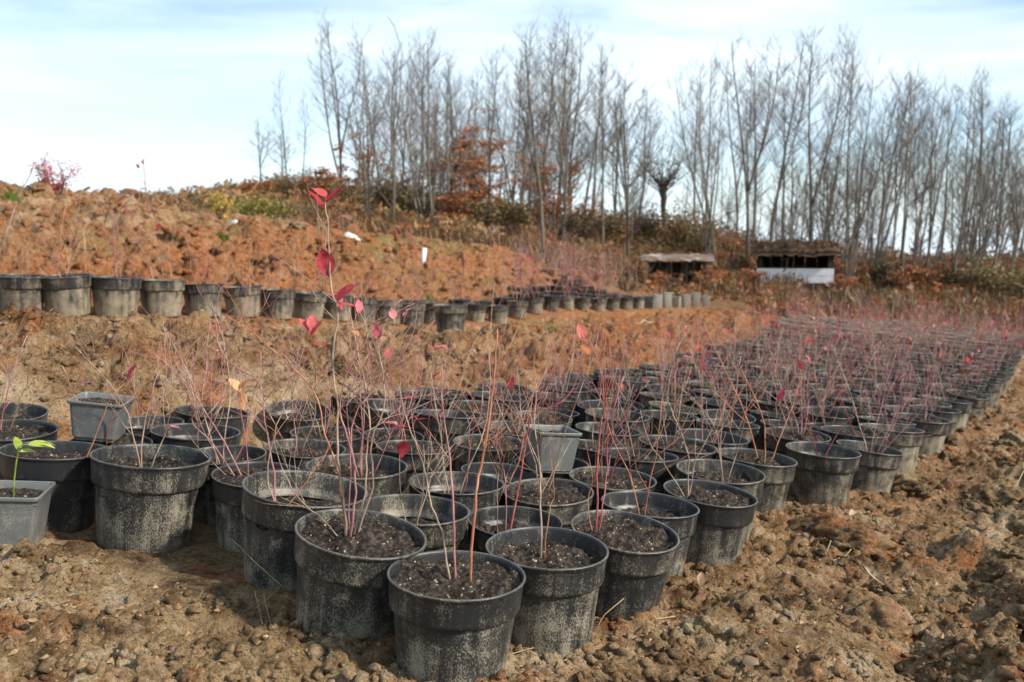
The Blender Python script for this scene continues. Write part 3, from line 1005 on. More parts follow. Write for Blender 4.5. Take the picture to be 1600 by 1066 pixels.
H('grey', [(846, 852), (845, 790), (843, 730), (836, 660), (838, 600)], 0.0028, 2, 0.0, (), 3)
H('grey', [(850, 852), (858, 800), (866, 770), (862, 720)], 0.0016, 3, 0.0, (), 1)
H('redstem', [(934, 822), (933, 760), (936, 690), (944, 610), (926, 545), (912, 520)], 0.0034, 1, 0.02, [('orange', 918, 555, 0.9, 0.8, 0.5), ('red', 912, 530, 0.9, 1.3, 0.3)], 3)
H('redstem', [(937, 822), (945, 770), (950, 690), (946, 600), (940, 520)], 0.0022, 1, 0.05, (), 3)
H('redstem', [(930, 824), (918, 790), (926, 750), (915, 690)], 0.0015, 3, 0.0, (), 1)
H('low', [(432, 792), (428, 740), (414, 660), (406, 600), (350, 555), (330, 470)], 0.0026, 0, 0.04, (), 5)
H('low', [(438, 790), (418, 740), (428, 680), (450, 620), (476, 540)], 0.0022, 2, 0.0, [('red', 484, 520, 1.0, 0.9, 1.0), ('red', 486, 524, 1.0, 0.6, -0.9), ('red', 492, 540, 1.0, 0.2, -0.3), ('red', 486, 514, 0.8, 1.2, 0.1)], 4)
H('low', [(440, 790), (486, 745), (502, 724), (520, 690)], 0.0018, 3, 0.0, (), 2)
H('redtip', [(155, 694), (163, 645), (176, 618), (194, 600), (201, 590)], 0.0022, 3, 0.0, [('red', 199, 592, 1.0, 0.85, -1.1)], 1)
H('mauve', [(382, 742), (352, 694), (318, 640), (298, 606), (264, 572), (240, 553)], 0.0027, 0, 0.0, (), 4)
H('mauve', [(390, 740), (384, 690), (374, 632), (374, 612)], 0.0022, 0, -0.02, [('orange', 375, 612, 1.1, 1.15, 1.1), ('orange', 374, 610, 1.0, 1.1, -1.1), ('orange', 375, 612, 1.15, -1.25, 0.1)], 1)
H('mauve', [(372, 744), (330, 690), (300, 655), (345, 600), (350, 540), (340, 470), (352, 440)], 0.0022, 0, 0.05, (), 4)
H('mauve', [(352, 746), (310, 700), (288, 668)], 0.0014, 2, 0.0, [('pink', 262, 668, 0.9, 0.1, -1.4)], 1)
H('leaning', [(797, 803), (812, 750), (822, 685), (834, 636), (862, 588), (894, 545)], 0.0036, 1, 0.03, (), 5)
H('leaning', [(792, 803), (790, 750), (775, 700), (780, 640), (760, 600)], 0.0022, 0, -0.02, (), 4)
H('leaning', [(780, 803), (777, 770), (780, 730)], 0.0016, 2, 0.0, (), 1)
H('forked', [(1076, 762), (1076, 720), (1064, 676), (1044, 625), (1050, 570), (1063, 535)], 0.0026, 2, 0.0, (), 3)
H('forked', [(1078, 762), (1088, 718), (1112, 672), (1122, 640)], 0.0022, 2, 0.03, (), 3)
H('forked', [(1074, 762), (1040, 728), (1014, 690), (1000, 640)], 0.0020, 2, 0.0, (), 2)
H('v', [(862, 722), (866, 660), (872, 620)], 0.0018, 1, 0.0, (), 2)

# ------------------------------------------------------------------ the long block of pots, rank behind rank
INW = Vector((-0.905, 0.425)).normalized()
placed = [(h[0], h[1], h[2]) for h in hp]
cand = []
K = 0
while True:
    base = S0 + EDGE * (0.249 * K)
    base.x += 0.25 * float(smooth(2.2, 2.9, base.y) * smooth(10.5, 5.5, base.y))
    if base.y > 12.6:
        break
    jj = 0
    for j in range(0, 26):
        off = 0.5 * (K % 2) * 0.0
        inw = INW if K < 8 else INW.lerp(Vector((-0.83, 0.56)), min(1, (K - 8) / 10)).normalized()
        r = random.Random(9000 + K * 40 + j)
        p = base + inw * (0.246 * j + 0.09 * (K % 2)) + Vector((r.uniform(-0.012, 0.012), r.uniform(-0.012, 0.012)))
        if p.y > np.interp(p.x, BANK_X, BANK_Y) - 0.16 or p.y > 13.5 or p.x < -1.75:
            break
        if p.y < 1.93 - 0.34 * p.x and p.x < 0.05 or (p.x < -0.6 and p.y < 2.3):
            continue
        s = r.uniform(0.95, 1.05)
        if r.random() < 0.1:
            s *= 0.88
        if all(math.hypot(p.x - a, p.y - b) > 0.1175 * (s + c) for a, b, c in placed):
            jj += 1
            placed.append((p.x, p.y, s))
            cand.append((K, jj, p.x, p.y, s, j == 0))
    K += 1
rf = random.Random(88)
nf = 0
fills = []
for it in range(9000):
    px_, py_ = rf.uniform(-1.75, 2.2), rf.uniform(1.8, 6.5)
    s = rf.choice((0.95, 0.92, 0.88))
    inner = (py_ - S0.y) * EDGE.x - (px_ - S0.x) * EDGE.y
    if inner < 0.05 or py_ > np.interp(px_, BANK_X, BANK_Y) - 0.13 or (py_ < 1.93 - 0.34 * px_ and px_ < 0.05) or (px_ < -0.7 and py_ < 2.2):
        continue
    if all(math.hypot(px_ - a, py_ - b) > 0.1165 * (s + c) for a, b, c in placed):
        nf += 1
        placed.append((px_, py_, s))
        fills.append((px_ / py_, px_, py_, s))
for k, (q, px_, py_, s) in enumerate(sorted(fills)):
    cand.append((201 + k, 0, px_, py_, s, False))
print('block pots', len(cand), 'near', len(NEAR), 'fill', nf)
SPECS = []
for K, jj, x, y, s, edge in cand:
    r = random.Random(777 + K * 50 + jj)
    pl = r.randrange(len(PLANTS))
    lv = None
    q = r.random()
    if q < 0.16:
        lv = (('red', r.choice((1, 2, 3))),)
    elif q < 0.26:
        lv = (('pink', r.choice((1, 2))),)
    elif q < 0.30:
        lv = (('orange', 1),)
    if y > 6 and r.random() < 0.12:
        lv = (('red', r.choice((2, 3, 4))),)
    look = {'red': 'red-leaved', 'pink': 'pink-leaved', 'orange': 'orange-leaved'}[lv[0][0]] if lv else 'bare ' + STEMWORD[PLANTS[pl][2]]
    if K >= 200:
        where = None
    else:
        where = 'at the open edge' if jj == 1 else '%s from the open edge' % ordinal(jj)
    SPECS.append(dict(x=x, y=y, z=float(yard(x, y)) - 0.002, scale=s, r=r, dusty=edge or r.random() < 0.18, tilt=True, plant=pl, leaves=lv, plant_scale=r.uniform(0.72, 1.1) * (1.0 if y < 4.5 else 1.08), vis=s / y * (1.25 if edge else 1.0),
                      label='%s potted shrub %s, %s rank from the front' % (look, where, ordinal(K + 1)) if where else '%s potted shrub wedged in a gap between ranks, %s such pot from the left' % (look, ordinal(K - 200)), group='potted shrubs in the yard'))

# ------------------------------------------------------------------ square pots


def square_pot(name, loc, rot, w, h, m, label, group=None, taper=0.74, soil=True, tilt=None):
    T = Matrix.Translation(loc) @ (tilt if tilt is not None else Matrix.Identity(4)) @ Matrix.Rotation(rot, 4, 'Z')
    root = empty(name, T)

    def ring(b, s, z, rc=0.16):
        base = len(b.v)
        for cx, cy, a0 in ((1, 1, 0), (-1, 1, 90), (-1, -1, 180), (1, -1, 270)):
            for k in range(5):
                a = math.radians(a0 + 22.5 * k)
                b.v.append((s * (cx * (1 - rc) + rc * math.cos(a)), s * (cy * (1 - rc) + rc * math.sin(a)), z))
        return base

    def sweep(b, prof):
        rs = [ring(b, s, z) for s, z in prof]
        for p, q in zip(rs, rs[1:]):
            for k in range(20):
                k2 = (k + 1) % 20
                b.f.append((p + k, p + k2, q + k2, q + k))
        return rs
    hw = w / 2
    b = MB()
    rs = sweep(b, [(hw * taper * 0.97, 0.0), (hw * taper, 0.003), (hw * 0.965, h * 0.93)])
    b.f.append(tuple(reversed(range(rs[0], rs[0] + 20))))
    po = link('pot', b.mesh('square_pot_body', m), root)
    b = MB()
    sweep(b, [(hw * 0.965, h * 0.925), (hw * 1.02, h * 0.93), (hw * 1.03, h * 0.945), (hw * 1.04, h * 0.99), (hw * 1.03, h), (hw * 0.975, h), (hw * 0.96, h * 0.985), (hw * 0.93, h * 0.75), (hw * 0.80, h * 0.1)])
    link('rim', b.mesh('square_pot_rim', m), po)
    if soil:
        b = MB()
        n = 14
        xs = np.linspace(-hw * 0.945, hw * 0.945, n)
        X, Y = np.meshgrid(xs, xs)
        Z = h * 0.86 + 0.012 * fbm(X * 30, Y * 30 + loc[0], 3, 9)
        b.v = list(zip(X.ravel().tolist(), Y.ravel().tolist(), Z.ravel().tolist()))
        for i in range(n - 1):
            for j in range(n - 1):
                b.f.append((i * n + j, i * n + j + 1, (i + 1) * n + j + 1, (i + 1) * n + j))
        link('compost', b.mesh('square_compost', M_COMPOST), root)
    tag(root, label, 'plant pot', group)
    return root, T


d_sq = 2.0
p = at(22, 866, d_sq)
gz = yard(p.x)
sq1, sq1m = square_pot('square_pot', (p.x - 0.005, p.y, surf(p.x, p.y) - 0.006), math.radians(12), 0.135, 0.135, M_GREYPOT, 'small square grey pot with a green-leaved seedling at lower left corner', 'square grey pots', tilt=TILT)
inv = sq1m.inverted()
b = MB()
top = at(30, 698, d_sq)
pts = [Vector((0.0, 0.0, 0.112)), inv @ at(22, 752, d_sq), inv @ at(25, 725, d_sq), inv @ top, inv @ at(42, 694, d_sq)]
b.tube(pts, [0.0022, 0.0020, 0.0018, 0.0015, 0.001], 6)
link('stem', b.mesh('seedling_stem', M_LEAF_GREEN), sq1)
rr = random.Random(3)
for (px, py, s, e) in ((28, 704, 0.75, Euler((0.9, 0.2, 0.6))), (30, 706, 0.6, Euler((0.2, 0.3, -1.2))), (42, 695, 1.0, Euler((0.15, 0.35, -1.45))), (66, 692, 0.5, Euler((0.1, -0.2, -1.6)))):
    add_leaf(sq1, 'green', inv @ at(px, py, d_sq), rr, s, e)

# one lies on the pots by the bank, one stands on the pots in the middle
z2 = yard(-1.05) + 0.19
p = at(155, 690, 2.42)
square_pot('square_pot', (p.x, p.y, z2 - 0.012), math.radians(8), 0.135, 0.108, M_GREYPOT, 'square grey pot standing on the round pots near the bank at left', 'square grey pots', tilt=TILT @ Matrix.Rotation(0.04, 4, 'Y'))
vx, vy = NEARPOT['v'][2], NEARPOT['v'][3]
square_pot('square_pot', (vx + 0.0, vy, yard(vx) + 0.146), math.radians(20), 0.132, 0.125, M_GREYPOT, 'square grey pot raised among the round pots in the middle', 'square grey pots', tilt=TILT @ Matrix.Rotation(-0.03, 4, 'X'))

# ------------------------------------------------------------------ the row along the terrace
r = random.Random(21)
ROW_AT = [-45, 32, 107, 180, 252, 318, 380, 432, 481, 526, 566, 605, 643, 675, 742, 778, 808, 835, 860, 885, 910, 935, 957, 978, 997]
_rp, _rd = [q[0] for q in ROW_PX], [q[1] for q in ROW_PX]
NROW = len(ROW_AT)
n_front = 0
for line in range(7):
    for k in range(NROW):
        if line and (ROW_AT[k] < (640, 860, 900, 930)[min(line, 4) - 1] or line > 4):
            continue
        dd = float(np.interp(ROW_AT[k], _rp, _rd)) + r.uniform(-0.03, 0.03)
        x, y = (ROW_AT[k] - 800) / FPX * dd - 0.17 * line, dd + 0.33 * line
        px = x / y * FPX + 800
        z = ground_z(x, y)
        far = y > 10
        pl = r.choice((0, 5, 9, 11, 12, 1)) if far else r.choice((0, 2, 3, 5, 7, 8, 9, 12))
        lv = (('red', r.choice((1, 2, 3))),) if (r.random() < (0.30 if far else 0.06)) else None
        sc_ = (1.08 if px < 300 else 1.0) * r.uniform(0.97, 1.03)
        if line == 0:
            n_front += 1
            lab = '%s pot from the left in the front row on the terrace' % ordinal(n_front)
        else:
            lab = '%s shrub in the %s row of the terrace, %s from left' % ('red-leaved' if lv else 'bare ' + STEMWORD[PLANTS[pl][2]], ordinal(line + 1), ordinal(k + 1))
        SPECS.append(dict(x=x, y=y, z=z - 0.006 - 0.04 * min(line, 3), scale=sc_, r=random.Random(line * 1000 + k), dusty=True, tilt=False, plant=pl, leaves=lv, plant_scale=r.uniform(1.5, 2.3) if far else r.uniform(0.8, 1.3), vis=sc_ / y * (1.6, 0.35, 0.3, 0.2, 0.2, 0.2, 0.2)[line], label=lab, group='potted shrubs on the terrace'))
SPECS.sort(key=lambda q: -q['vis'])
N_SINGLE = 300 - len(NEAR) - 1
for q in SPECS[:N_SINGLE]:
    q = dict(q)
    q.pop('vis')
    lab, grp = q.pop('label'), q.pop('group')
    root, m, lev, info = make_pot(**q)
    tag(root, lab, 'potted shrub', grp)
# the rest, farther off than the 300 that show largest, as one mass
rest = SPECS[N_SINGLE:]
print('single', N_SINGLE, 'joined', len(rest))
low = MB()
low.lathe([(0.087, 0.0), (0.0935, 0.008), (0.1075, 0.134), (0.1138, 0.136), (0.1172, 0.178), (0.1212, 0.1865), (0.1195, 0.1905), (0.1158, 0.1885), (0.1120, 0.155), (0.06, 0.162), (0.001, 0.165)], 20)
LOWV = np.array(low.v)
LOWF = low.f
LOWM = [1 if max(f) >= 9 * 20 else 0 for f in LOWF]
STV = {}
for i, (st, tips, ml, ns) in enumerate(PLANTS):
    vv, ff = [], []
    off = 0
    for me in st:
        co = np.zeros(len(me.vertices) * 3)
        me.vertices.foreach_get('co', co)
        vv.append(co.reshape(-1, 3))
        ff += [tuple(off + k for k in p.vertices) for p in me.polygons]
        off += len(me.vertices)
    STV[i] = (np.concatenate(vv), ff)
LEAFV = {}
for kd in ('red', 'pink', 'orange'):
    me = LEAVES[kd][0]
    LEAFV[kd] = (np.array([v.co[:] for v in me.vertices]), [tuple(p.vertices) for p in me.polygons])
AV, AF, AM = [], [], []
off = 0


def put(co, faces, mi, m4):
    global off
    M_ = np.array(m4)
    AV.append(co @ M_[:3, :3].T + M_[:3, 3])
    AF.extend(tuple(off + k for k in f) for f in faces)
    AM.extend(mi if isinstance(mi, list) else [mi] * len(faces))
    off += len(co)


for q in rest:
    r = q['r']
    m4 = Matrix.Translation((q['x'], q['y'], q['z'])) @ (TILT if q['tilt'] else Matrix.Identity(4)) @ Matrix.Rotation(r.uniform(0, 6.28), 4, 'Z') @ Matrix.Scale(q['scale'], 4)
    put(LOWV, LOWF, LOWM, m4)
    if q['tilt'] and r.random() < 0.35:
        continue
    co, ff = STV[q['plant']]
    pmx = m4 @ Matrix.Translation((0, 0, 0.165)) @ Matrix.Scale(q['plant_scale'], 4)
    put(co, ff, 2 + PLANTS[q['plant']][2], pmx)
    if q['leaves']:
        for kd, cnt in q['leaves']:
            for tp in r.sample(PLANTS[q['plant']][1], min(cnt, len(PLANTS[q['plant']][1]))):
                lc, lf = LEAFV[kd]
                put(lc, lf, {'red': 6, 'pink': 7, 'orange': 8}[kd], pmx @ Matrix.Translation(tp) @ Euler((r.uniform(-0.9, 1), r.uniform(-0.6, 0.6), r.uniform(0, 6.28))).to_matrix().to_4x4() @ Matrix.Scale(1.2, 4))
me = bpy.data.meshes.new('far_nursery_stock')
me.from_pydata(np.concatenate(AV).tolist(), [], AF)
for mm in [M_POT, M_COMPOST] + M_STEM + [M_LEAF_RED, M_LEAF_PINK, M_LEAF_ORANGE]:
    me.materials.append(mm)
me.polygons.foreach_set('material_index', AM)
me.polygons.foreach_set('use_smooth', [True] * len(AF))
me.update()
tag(link('far_nursery_stock', me), 'farthest potted shrubs merging into one mass of pots and stems', kind='stuff')
r = random.Random(31)
# one pot pulled forward out of the row
p = at(704, 508, 6.6)
root, m, lev, info = make_pot(p.x, p.y, ground_z(p.x, p.y) - 0.004, 1.06, r, dusty=True, tilt=False, plant=3)
tag(root, 'pot pulled forward out of the terrace row near its middle', 'potted shrub', 'potted shrubs on the terrace')
# pale pots at the far end of the row
for k in range(7):
    px = 1012 + 15 * k
    d = 14.3 + 0.25 * k
    p = at(px, 478, d)
    z = surf(p.x, p.y) - 0.01
    square_pot('square_pot', (p.x, p.y, z), r.uniform(-0.5, 0.5), 0.135 if k else 0.26, 0.2 + 0.03 * (k % 3), M_PALEPOT if k else M_GREYPOT, '%s pot at the far end of the terrace row, %s from left' % ('pale square' if k else 'wide grey', ordinal(k + 1)), 'square pots at the end of the terrace row', 0.8)

# ------------------------------------------------------------------ trees


def sweep_path(r, p0, d, length, n, wob, up):
    pts = [Vector(p0)]
    d = Vector(d).normalized()
    for i in range(n):
        d = (d + Vector((r.gauss(0, wob), r.gauss(0, wob), up))).normalized()
        pts.append(pts[-1] + d * length / n)
    return pts


def tree_meshes(seed, H, forks, low, spread, fine=1.0, r0=0.092):
    r = random.Random(seed)
    tr, cr = MB(), MB()
    leaders = []
    main = sweep_path(r, (0, 0, -0.4), (r.gauss(0, 0.03), r.gauss(0, 0.03), 1), H + 0.4, 14, 0.035, 0.05)
    n = len(main)
    rr = [r0 * (1 - 0.93 * (i / (n - 1)) ** 0.8) + 0.008 for i in range(n)]
    rr[0] *= 1.35
    tr.tube(main, rr, 8)
    leaders.append((main, rr))
    for k in range(forks):
        i = r.randrange(max(1, int(n * 0.12)), int(n * 0.45))
        a = r.uniform(0, 6.28)
        L_ = (H - main[i].z) * r.uniform(0.8, 1.0)
        pth = sweep_path(r, main[i], (0.34 * math.cos(a), 0.34 * math.sin(a), 1), L_, 11, 0.05, 0.10)
        r2 = [rr[i] * 0.68 * (1 - 0.88 * q / 11) + 0.007 for q in range(12)]
        tr.tube(pth, r2, 7)
        leaders.append((pth, r2))
    for path, rad in leaders:
        m = len(path)
        cnt = int(23 * fine)
        for q in range(cnt):
            t = low + (1 - low) * (q + r.random()) / cnt
            f = t * (m - 1)
            i = min(int(f), m - 2)
            p = path[i].lerp(path[i + 1], f - i)
            if p.z < H * low * 0.8:
                continue
            a = r.uniform(0, 6.28)
            L1 = H * spread * (1.15 - t) * r.uniform(0.5, 1.15) + 0.35
            rise = r.uniform(0.3, 1.0)
            b1 = sweep_path(r, p, (math.cos(a), math.sin(a), rise), L1, 5, 0.13, 0.10)
            rb = min(rad[i] * 0.5, 0.009 + 0.005 * L1)
            cr.tube(b1, [rb * (1 - 0.7 * u / 5) for u in range(6)], 4, False)
            for w in range(int((3 + 3.4 * L1) * fine)):
                ii = r.randrange(1, 6)
                a2 = r.uniform(0, 6.28)
                L2 = L1 * r.uniform(0.25, 0.55) + 0.12
                dd = (b1[ii] - b1[ii - 1]).normalized()
                b2 = sweep_path(r, b1[ii], dd + 0.75 * Vector((math.cos(a2), math.sin(a2), r.uniform(0.0, 0.8))), L2, 3, 0.16, 0.10)
                cr.tube(b2, [0.0062, 0.005, 0.004, 0.003], 3, False)
                for v_ in range(3):
                    jx = r.randrange(1, 4)
                    a3 = r.uniform(0, 6.28)
                    d3 = (b2[jx] - b2[jx - 1]).normalized() + 0.8 * Vector((math.cos(a3), math.sin(a3), r.uniform(0, 0.7)))
                    b3 = sweep_path(r, b2[jx], d3, L2 * r.uniform(0.35, 0.8), 2, 0.15, 0.1)
                    cr.tube(b3, [0.0042, 0.0034, 0.0026], 3, False)
    return tr.mesh('bare_trunk', M_BARK), cr.mesh('bare_crown', M_TWIG)


TREE_H = 9.0
TREES = []
for i, (fk, low, sp) in enumerate([(0, 0.30, 0.22), (1, 0.30, 0.21), (2, 0.28, 0.19), (0, 0.40, 0.20), (1, 0.40, 0.23), (0, 0.22, 0.23), (3, 0.30, 0.17), (1, 0.34, 0.19)]):
    TREES.append((tree_meshes(900 + i, TREE_H, fk, low, sp, 0.8 if fk > 1 else 1.0), fk))

# (px at foot, py at foot, py of the top, distance, variant, lean to the right in degrees)
wood = [
    (474, 300, 150, 36, 3, 1), (453, 330, 120, 33, 5, -2), (537, 360, 48, 33, 6, 0), (560, 355, 110, 34, 0, -1), (600, 370, 62, 27, 1, -1), (618, 372, 80, 34, 0, 1), (632, 375, 95, 35, 2, 1),
    (655, 378, 78, 33, 3, 0), (678, 390, 66, 24, 4, 0), (700, 380, 110, 36, 1, 2), (716, 385, 90, 35, 2, -1), (738, 385, 120, 34, 5, 0), (764, 388, 85, 26, 0, 1), (800, 392, 70, 34, 1, 1),
    (815, 390, 45, 33, 3, 0), (838, 395, 48, 33, 0, 1), (848, 410, 66, 22, 7, 1), (870, 395, 44, 34, 2, 1), (892, 398, 60, 34, 4, 1), (908, 398, 90, 36, 0, 3), (925, 395, 100, 33, 1, 3), (942, 398, 84, 26, 3, 1),
    (960, 398, 110, 36, 0, 2), (995, 395, 150, 34, 4, 2), (1085, 380, 118, 36, 0, -4), (1102, 392, 90, 34, 1, -4), (1118, 395, 100, 27, 3, -2), (1150, 400, 108, 35, 4, -3), (1168, 402, 66, 28, 2, 0),
    (1176, 400, 90, 36, 0, 3), (1200, 405, 62, 29, 7, 3), (1222, 405, 120, 37, 3, 1), (1262, 420, 62, 25, 4, 2), (1282, 415, 110, 34, 0, 2), (1322, 420, 95, 26, 1, 3), (1338, 425, 105, 35, 0, 3), (1362, 425, 120, 27, 6, 3),
    (1392, 428, 130, 33, 4, 3), (1408, 430, 110, 26, 1, 4), (1428, 428, 145, 36, 0, 5), (1444, 432, 138, 27, 2, 4), (1470, 435, 150, 35, 0, 5), (1488, 430, 125, 25, 3, 1), (1512, 430, 165, 36, 0, 4), (1530, 435, 150, 26, 1, 5),
    (1556, 435, 170, 35, 0, 5), (1580, 438, 165, 25, 2, 6), (1612, 440, 180, 34, 1, 7), (1650, 440, 150, 35, 6, 5),
]
for k in range(64):                                    # slimmer ones standing farther back
    px = rng.uniform(590, 990) if k < 32 else rng.uniform(1090, 1660)
    wood.append((px, 360 if px < 1000 else 405, rng.uniform(110, 240) if px < 1000 else rng.uniform(120, 250), rng.uniform(38, 46), rng.choice((0, 3, 1, 5)), rng.uniform(-1, 4)))
wood = sorted(wood)
rr = random.Random(55)
for k, (px, py, ptop, d, va, lean) in enumerate(wood):
    p = at(px, 400, d)
    z = ground_z(p.x, p.y)
    top = at(px, ptop, d).z
    s = max(0.3, (top - z) / TREE_H)
    (tm, cm), fk = TREES[va]
    wide = s * rr.uniform(0.72, 1.05) * (0.8 if d > 37.5 else 1.0)
    root = empty('bare_tree', Matrix.Translation((p.x, p.y, z - 0.1)) @ Matrix.Rotation(math.radians(lean), 4, 'Y') @ Matrix.Rotation(rr.uniform(0, 6.28), 4, 'Z') @ Matrix.Diagonal((wide, wide, s, 1)))
    link('trunk', tm, root)
    link('crown', cm, root)
    hgt = top - z
    look = ('tall' if hgt > 8 else 'mid-height' if hgt > 6 else 'short') + (' leaning' if lean > 2.5 else '') + (' forked' if fk else ' single-trunked')
    tag(root, '%s bare tree%s, %s trunk counted from the left' % (look, ' far back in the wood' if d > 37.5 else '', ordinal(k + 1)), 'tree', 'bare trees of the wood')

# bare saplings that thicken the wood below the crowns
SAP = [tree_meshes(960 + i, 3.6, fk, 0.15, 0.24, 0.55, 0.030) for i, fk in enumerate((1, 2, 0, 3))]
sap = sorted([(rng.uniform(560, 1000), rng.uniform(23, 36), rng.uniform(0.5, 1.25)) for k in range(34)] + [(rng.uniform(1060, 1640), rng.uniform(23, 36), rng.uniform(0.4, 1.1)) for k in range(44)])
for k, (px, d, s) in enumerate(sap):
    p = at(px, 400, d)
    tm, cm = SAP[rr.randrange(4)]
    root = empty('bare_sapling', Matrix.Translation((p.x, p.y, ground_z(p.x, p.y) - 0.05)) @ Matrix.Rotation(math.radians(rr.uniform(-3, 8)), 4, 'Y') @ Matrix.Rotation(rr.uniform(0, 6.28), 4, 'Z') @ Matrix.Scale(s, 4))
    link('trunk', tm, root)
    link('crown', cm, root)
    tag(root, '%s bare sapling of the undergrowth, %s counted from the left' % ('taller' if s > 0.8 else 'low', ordinal(k + 1)), 'sapling', 'bare saplings under the trees')

# pollard with a dark knob
b, c = MB(), MB()
r = random.Random(4)
pts = [(0, 0, -0.2), (0.03, 0, 0.5), (-0.02, 0.02, 1.0), (0.0, 0, 1.35), (-0.06, 0, 1.6), (-0.02, 0, 1.75)]
b.tube(pts, [0.12, 0.09, 0.085, 0.11, 0.14, 0.07], 9)
for q in range(30):
    a = r.uniform(0, 6.28)
    p1 = sweep_path(r, (0, 0, 1.55 + r.uniform(-0.1, 0.15)), (math.cos(a), math.sin(a), r.uniform(0.2, 1.6)), r.uniform(0.8, 1.9), 6, 0.16, 0.10)
    c.tube(p1, [0.02 * (1 - 0.75 * u / 6) for u in range(7)], 4, False)
    for w in range(12):
        i = r.randrange(1, 7)
        p2 = sweep_path(r, p1[i], (r.gauss(0, 1), r.gauss(0, 1), r.uniform(0, 1.2)), r.uniform(0.2, 0.6), 3, 0.2, 0.1)
        c.tube(p2, [0.011, 0.009, 0.007, 0.005], 3, False)
p = at(1036, 400, 31)
root = empty('pollard_tree', Matrix.Translation((p.x, p.y, ground_z(p.x, p.y))))
link('trunk', b.mesh('pollard_trunk', M_BARK), root)
link('crown', c.mesh('pollard_crown', M_TWIG), root)
tag(root, 'short pollarded tree with dark knobbly head in the gap of the wood', 'tree')


# ---- bushes of leaf clumps
def bush_meshes(seed, m, w, h, n, lf, layered=False, stems=9):
    r = random.Random(seed)
    tr, cr = MB(), MB()
    tips = []
    for q in range(stems):
        a = r.uniform(0, 6.28)
        ln = r.uniform(0.1, 1.0) * w / h
        pth = sweep_path(r, (r.gauss(0, 0.06) * w, r.gauss(0, 0.06) * w, -0.1), (ln * math.cos(a), ln * math.sin(a), 1.0), h * r.uniform(0.7, 1.05), 6, 0.10, 0.03)
        tr.tube(pth, [0.018 * (1 - 0.75 * u / 6) for u in range(7)], 4, False)
        for w_ in range(5):
            i = r.randrange(2, 7)
            tw = sweep_path(r, pth[i], (r.gauss(0, 1), r.gauss(0, 1), 0.15 if layered else 0.5), r.uniform(0.25, 0.55) * w * 0.7, 3, 0.12, 0.0)
            tr.tube(tw, [0.008, 0.007, 0.005, 0.004], 3, False)
            tips += tw[1:]
        tips += pth[2:]
    for q in range(n):
        t = r.choice(tips)
        sp = 0.10 * w
        c = t + Vector((r.gauss(0, sp), r.gauss(0, sp), r.gauss(0, sp * (0.35 if layered else 0.8))))
        if c.z < 0.02:
            continue
        R = Euler((r.uniform(-1, 1), r.uniform(-1, 1), r.uniform(0, 6.28))).to_matrix()
        s = lf * r.uniform(0.6, 1.3)
        bi = len(cr.v)
        for vx_, vy_, vz_ in ((-0.5, 0, 0), (0, -0.9, 0.1), (0.5, 0, 0), (0, 0.9, 0.1)):
            cr.v.append(tuple(c + R @ Vector((vx_ * s, vy_ * s, vz_ * s))))
        cr.f.append((bi, bi + 1, bi + 2, bi + 3))
    return tr.mesh('bush_branches', M_TWIG), cr.mesh('bush_foliage', m, False)


RUST = [bush_meshes(300 + i, M_RUST, 1.0, hh, 1500, 0.055, True) for i, hh in enumerate((1.2, 1.8, 2.6, 0.9))]
OLIVE = [bush_meshes(320 + i, M_OLIVE, 1.0, hh, 1300, 0.05) for i, hh in enumerate((0.9, 1.2, 0.7))]
REDB = bush_meshes(340, M_REDBUSH, 0.75, 0.7, 800, 0.03)
YELB = bush_meshes(341, M_YELLOW, 0.6, 0.8, 900, 0.04)
GRNB = bush_meshes(342, M_OLIVEGREEN, 0.9, 0.6, 1000, 0.045)


def bush(name, ms, px, d, s, label, group=None, zs=1.0):
    p = at(px, 400, d)
    z = ground_z(p.x, p.y)
    root = empty(name, Matrix.Translation((p.x, p.y, z - 0.02)) @ Matrix.Rotation(rr.uniform(0, 6.28), 4, 'Z') @ Matrix.Diagonal((s, s, s * zs, 1)))
    link('branches', ms[0], root)
    link('foliage', ms[1], root)
    tag(root, label, 'bush', group)


rust_spots = [(520, 30, 0.9), (560, 29, 1.0), (600, 30, 0.9), (640, 29, 1.1), (690, 30, 1.0), (720, 28, 1.2), (745, 29, 1.6), (775, 29, 1.2), (800, 30, 1.0), (840, 30, 0.9), (862, 29, 1.25), (885, 31, 1.0),
              (915, 31, 0.8), (975, 31, 0.7), (1120, 30, 0.75), (1135, 29, 0.9), (1160, 31, 0.8), (1290, 30, 0.9), (1318, 30, 1.1), (1345, 31, 0.9), (1370, 29, 1.0), (1400, 31, 0.9), (1430, 30, 0.8), (1462, 30, 0.9),
              (1500, 30, 0.8), (1535, 29, 0.9), (1570, 29, 1.0), (1600, 28, 1.0)]
for k, (px, d, s) in enumerate(rust_spots):
    s *= 0.62 if px > 1000 else 0.85
    bush('rust_leaved_bush', RUST[2] if px in (745, 862, 720) else RUST[rr.randrange(4)] if px < 1000 else RUST[rr.choice((0, 1, 3))], px, d, s, '%s rust-leaved bush under the trees, counted from the left' % ordinal(k + 1), 'rust-leaved bushes under the trees')
ol = [(-10, 20, 1.0), (40, 21, 0.9), (185, 27, 1.5), (215, 27, 1.7), (250, 28, 1.3), (285, 27, 1.3), (320, 27, 1.2), (352, 28, 1.5), (385, 27, 1.3), (415, 28, 1.5), (450, 27, 1.6), (480, 28, 1.7), (515, 27, 1.6), (545, 26, 1.3), (585, 27, 1.4), (625, 27, 1.4), (665, 26, 1.3), (705, 26, 1.2), (790, 26, 1.3), (900, 26, 1.0),
      (950, 28, 1.0), (1010, 28, 1.0), (1065, 28, 1.1), (1100, 27, 1.0), (1320, 25, 0.9), (1390, 25, 1.1), (1440, 24, 1.0), (1490, 24, 1.2), (1540, 23, 1.1), (1590, 22, 1.1)]
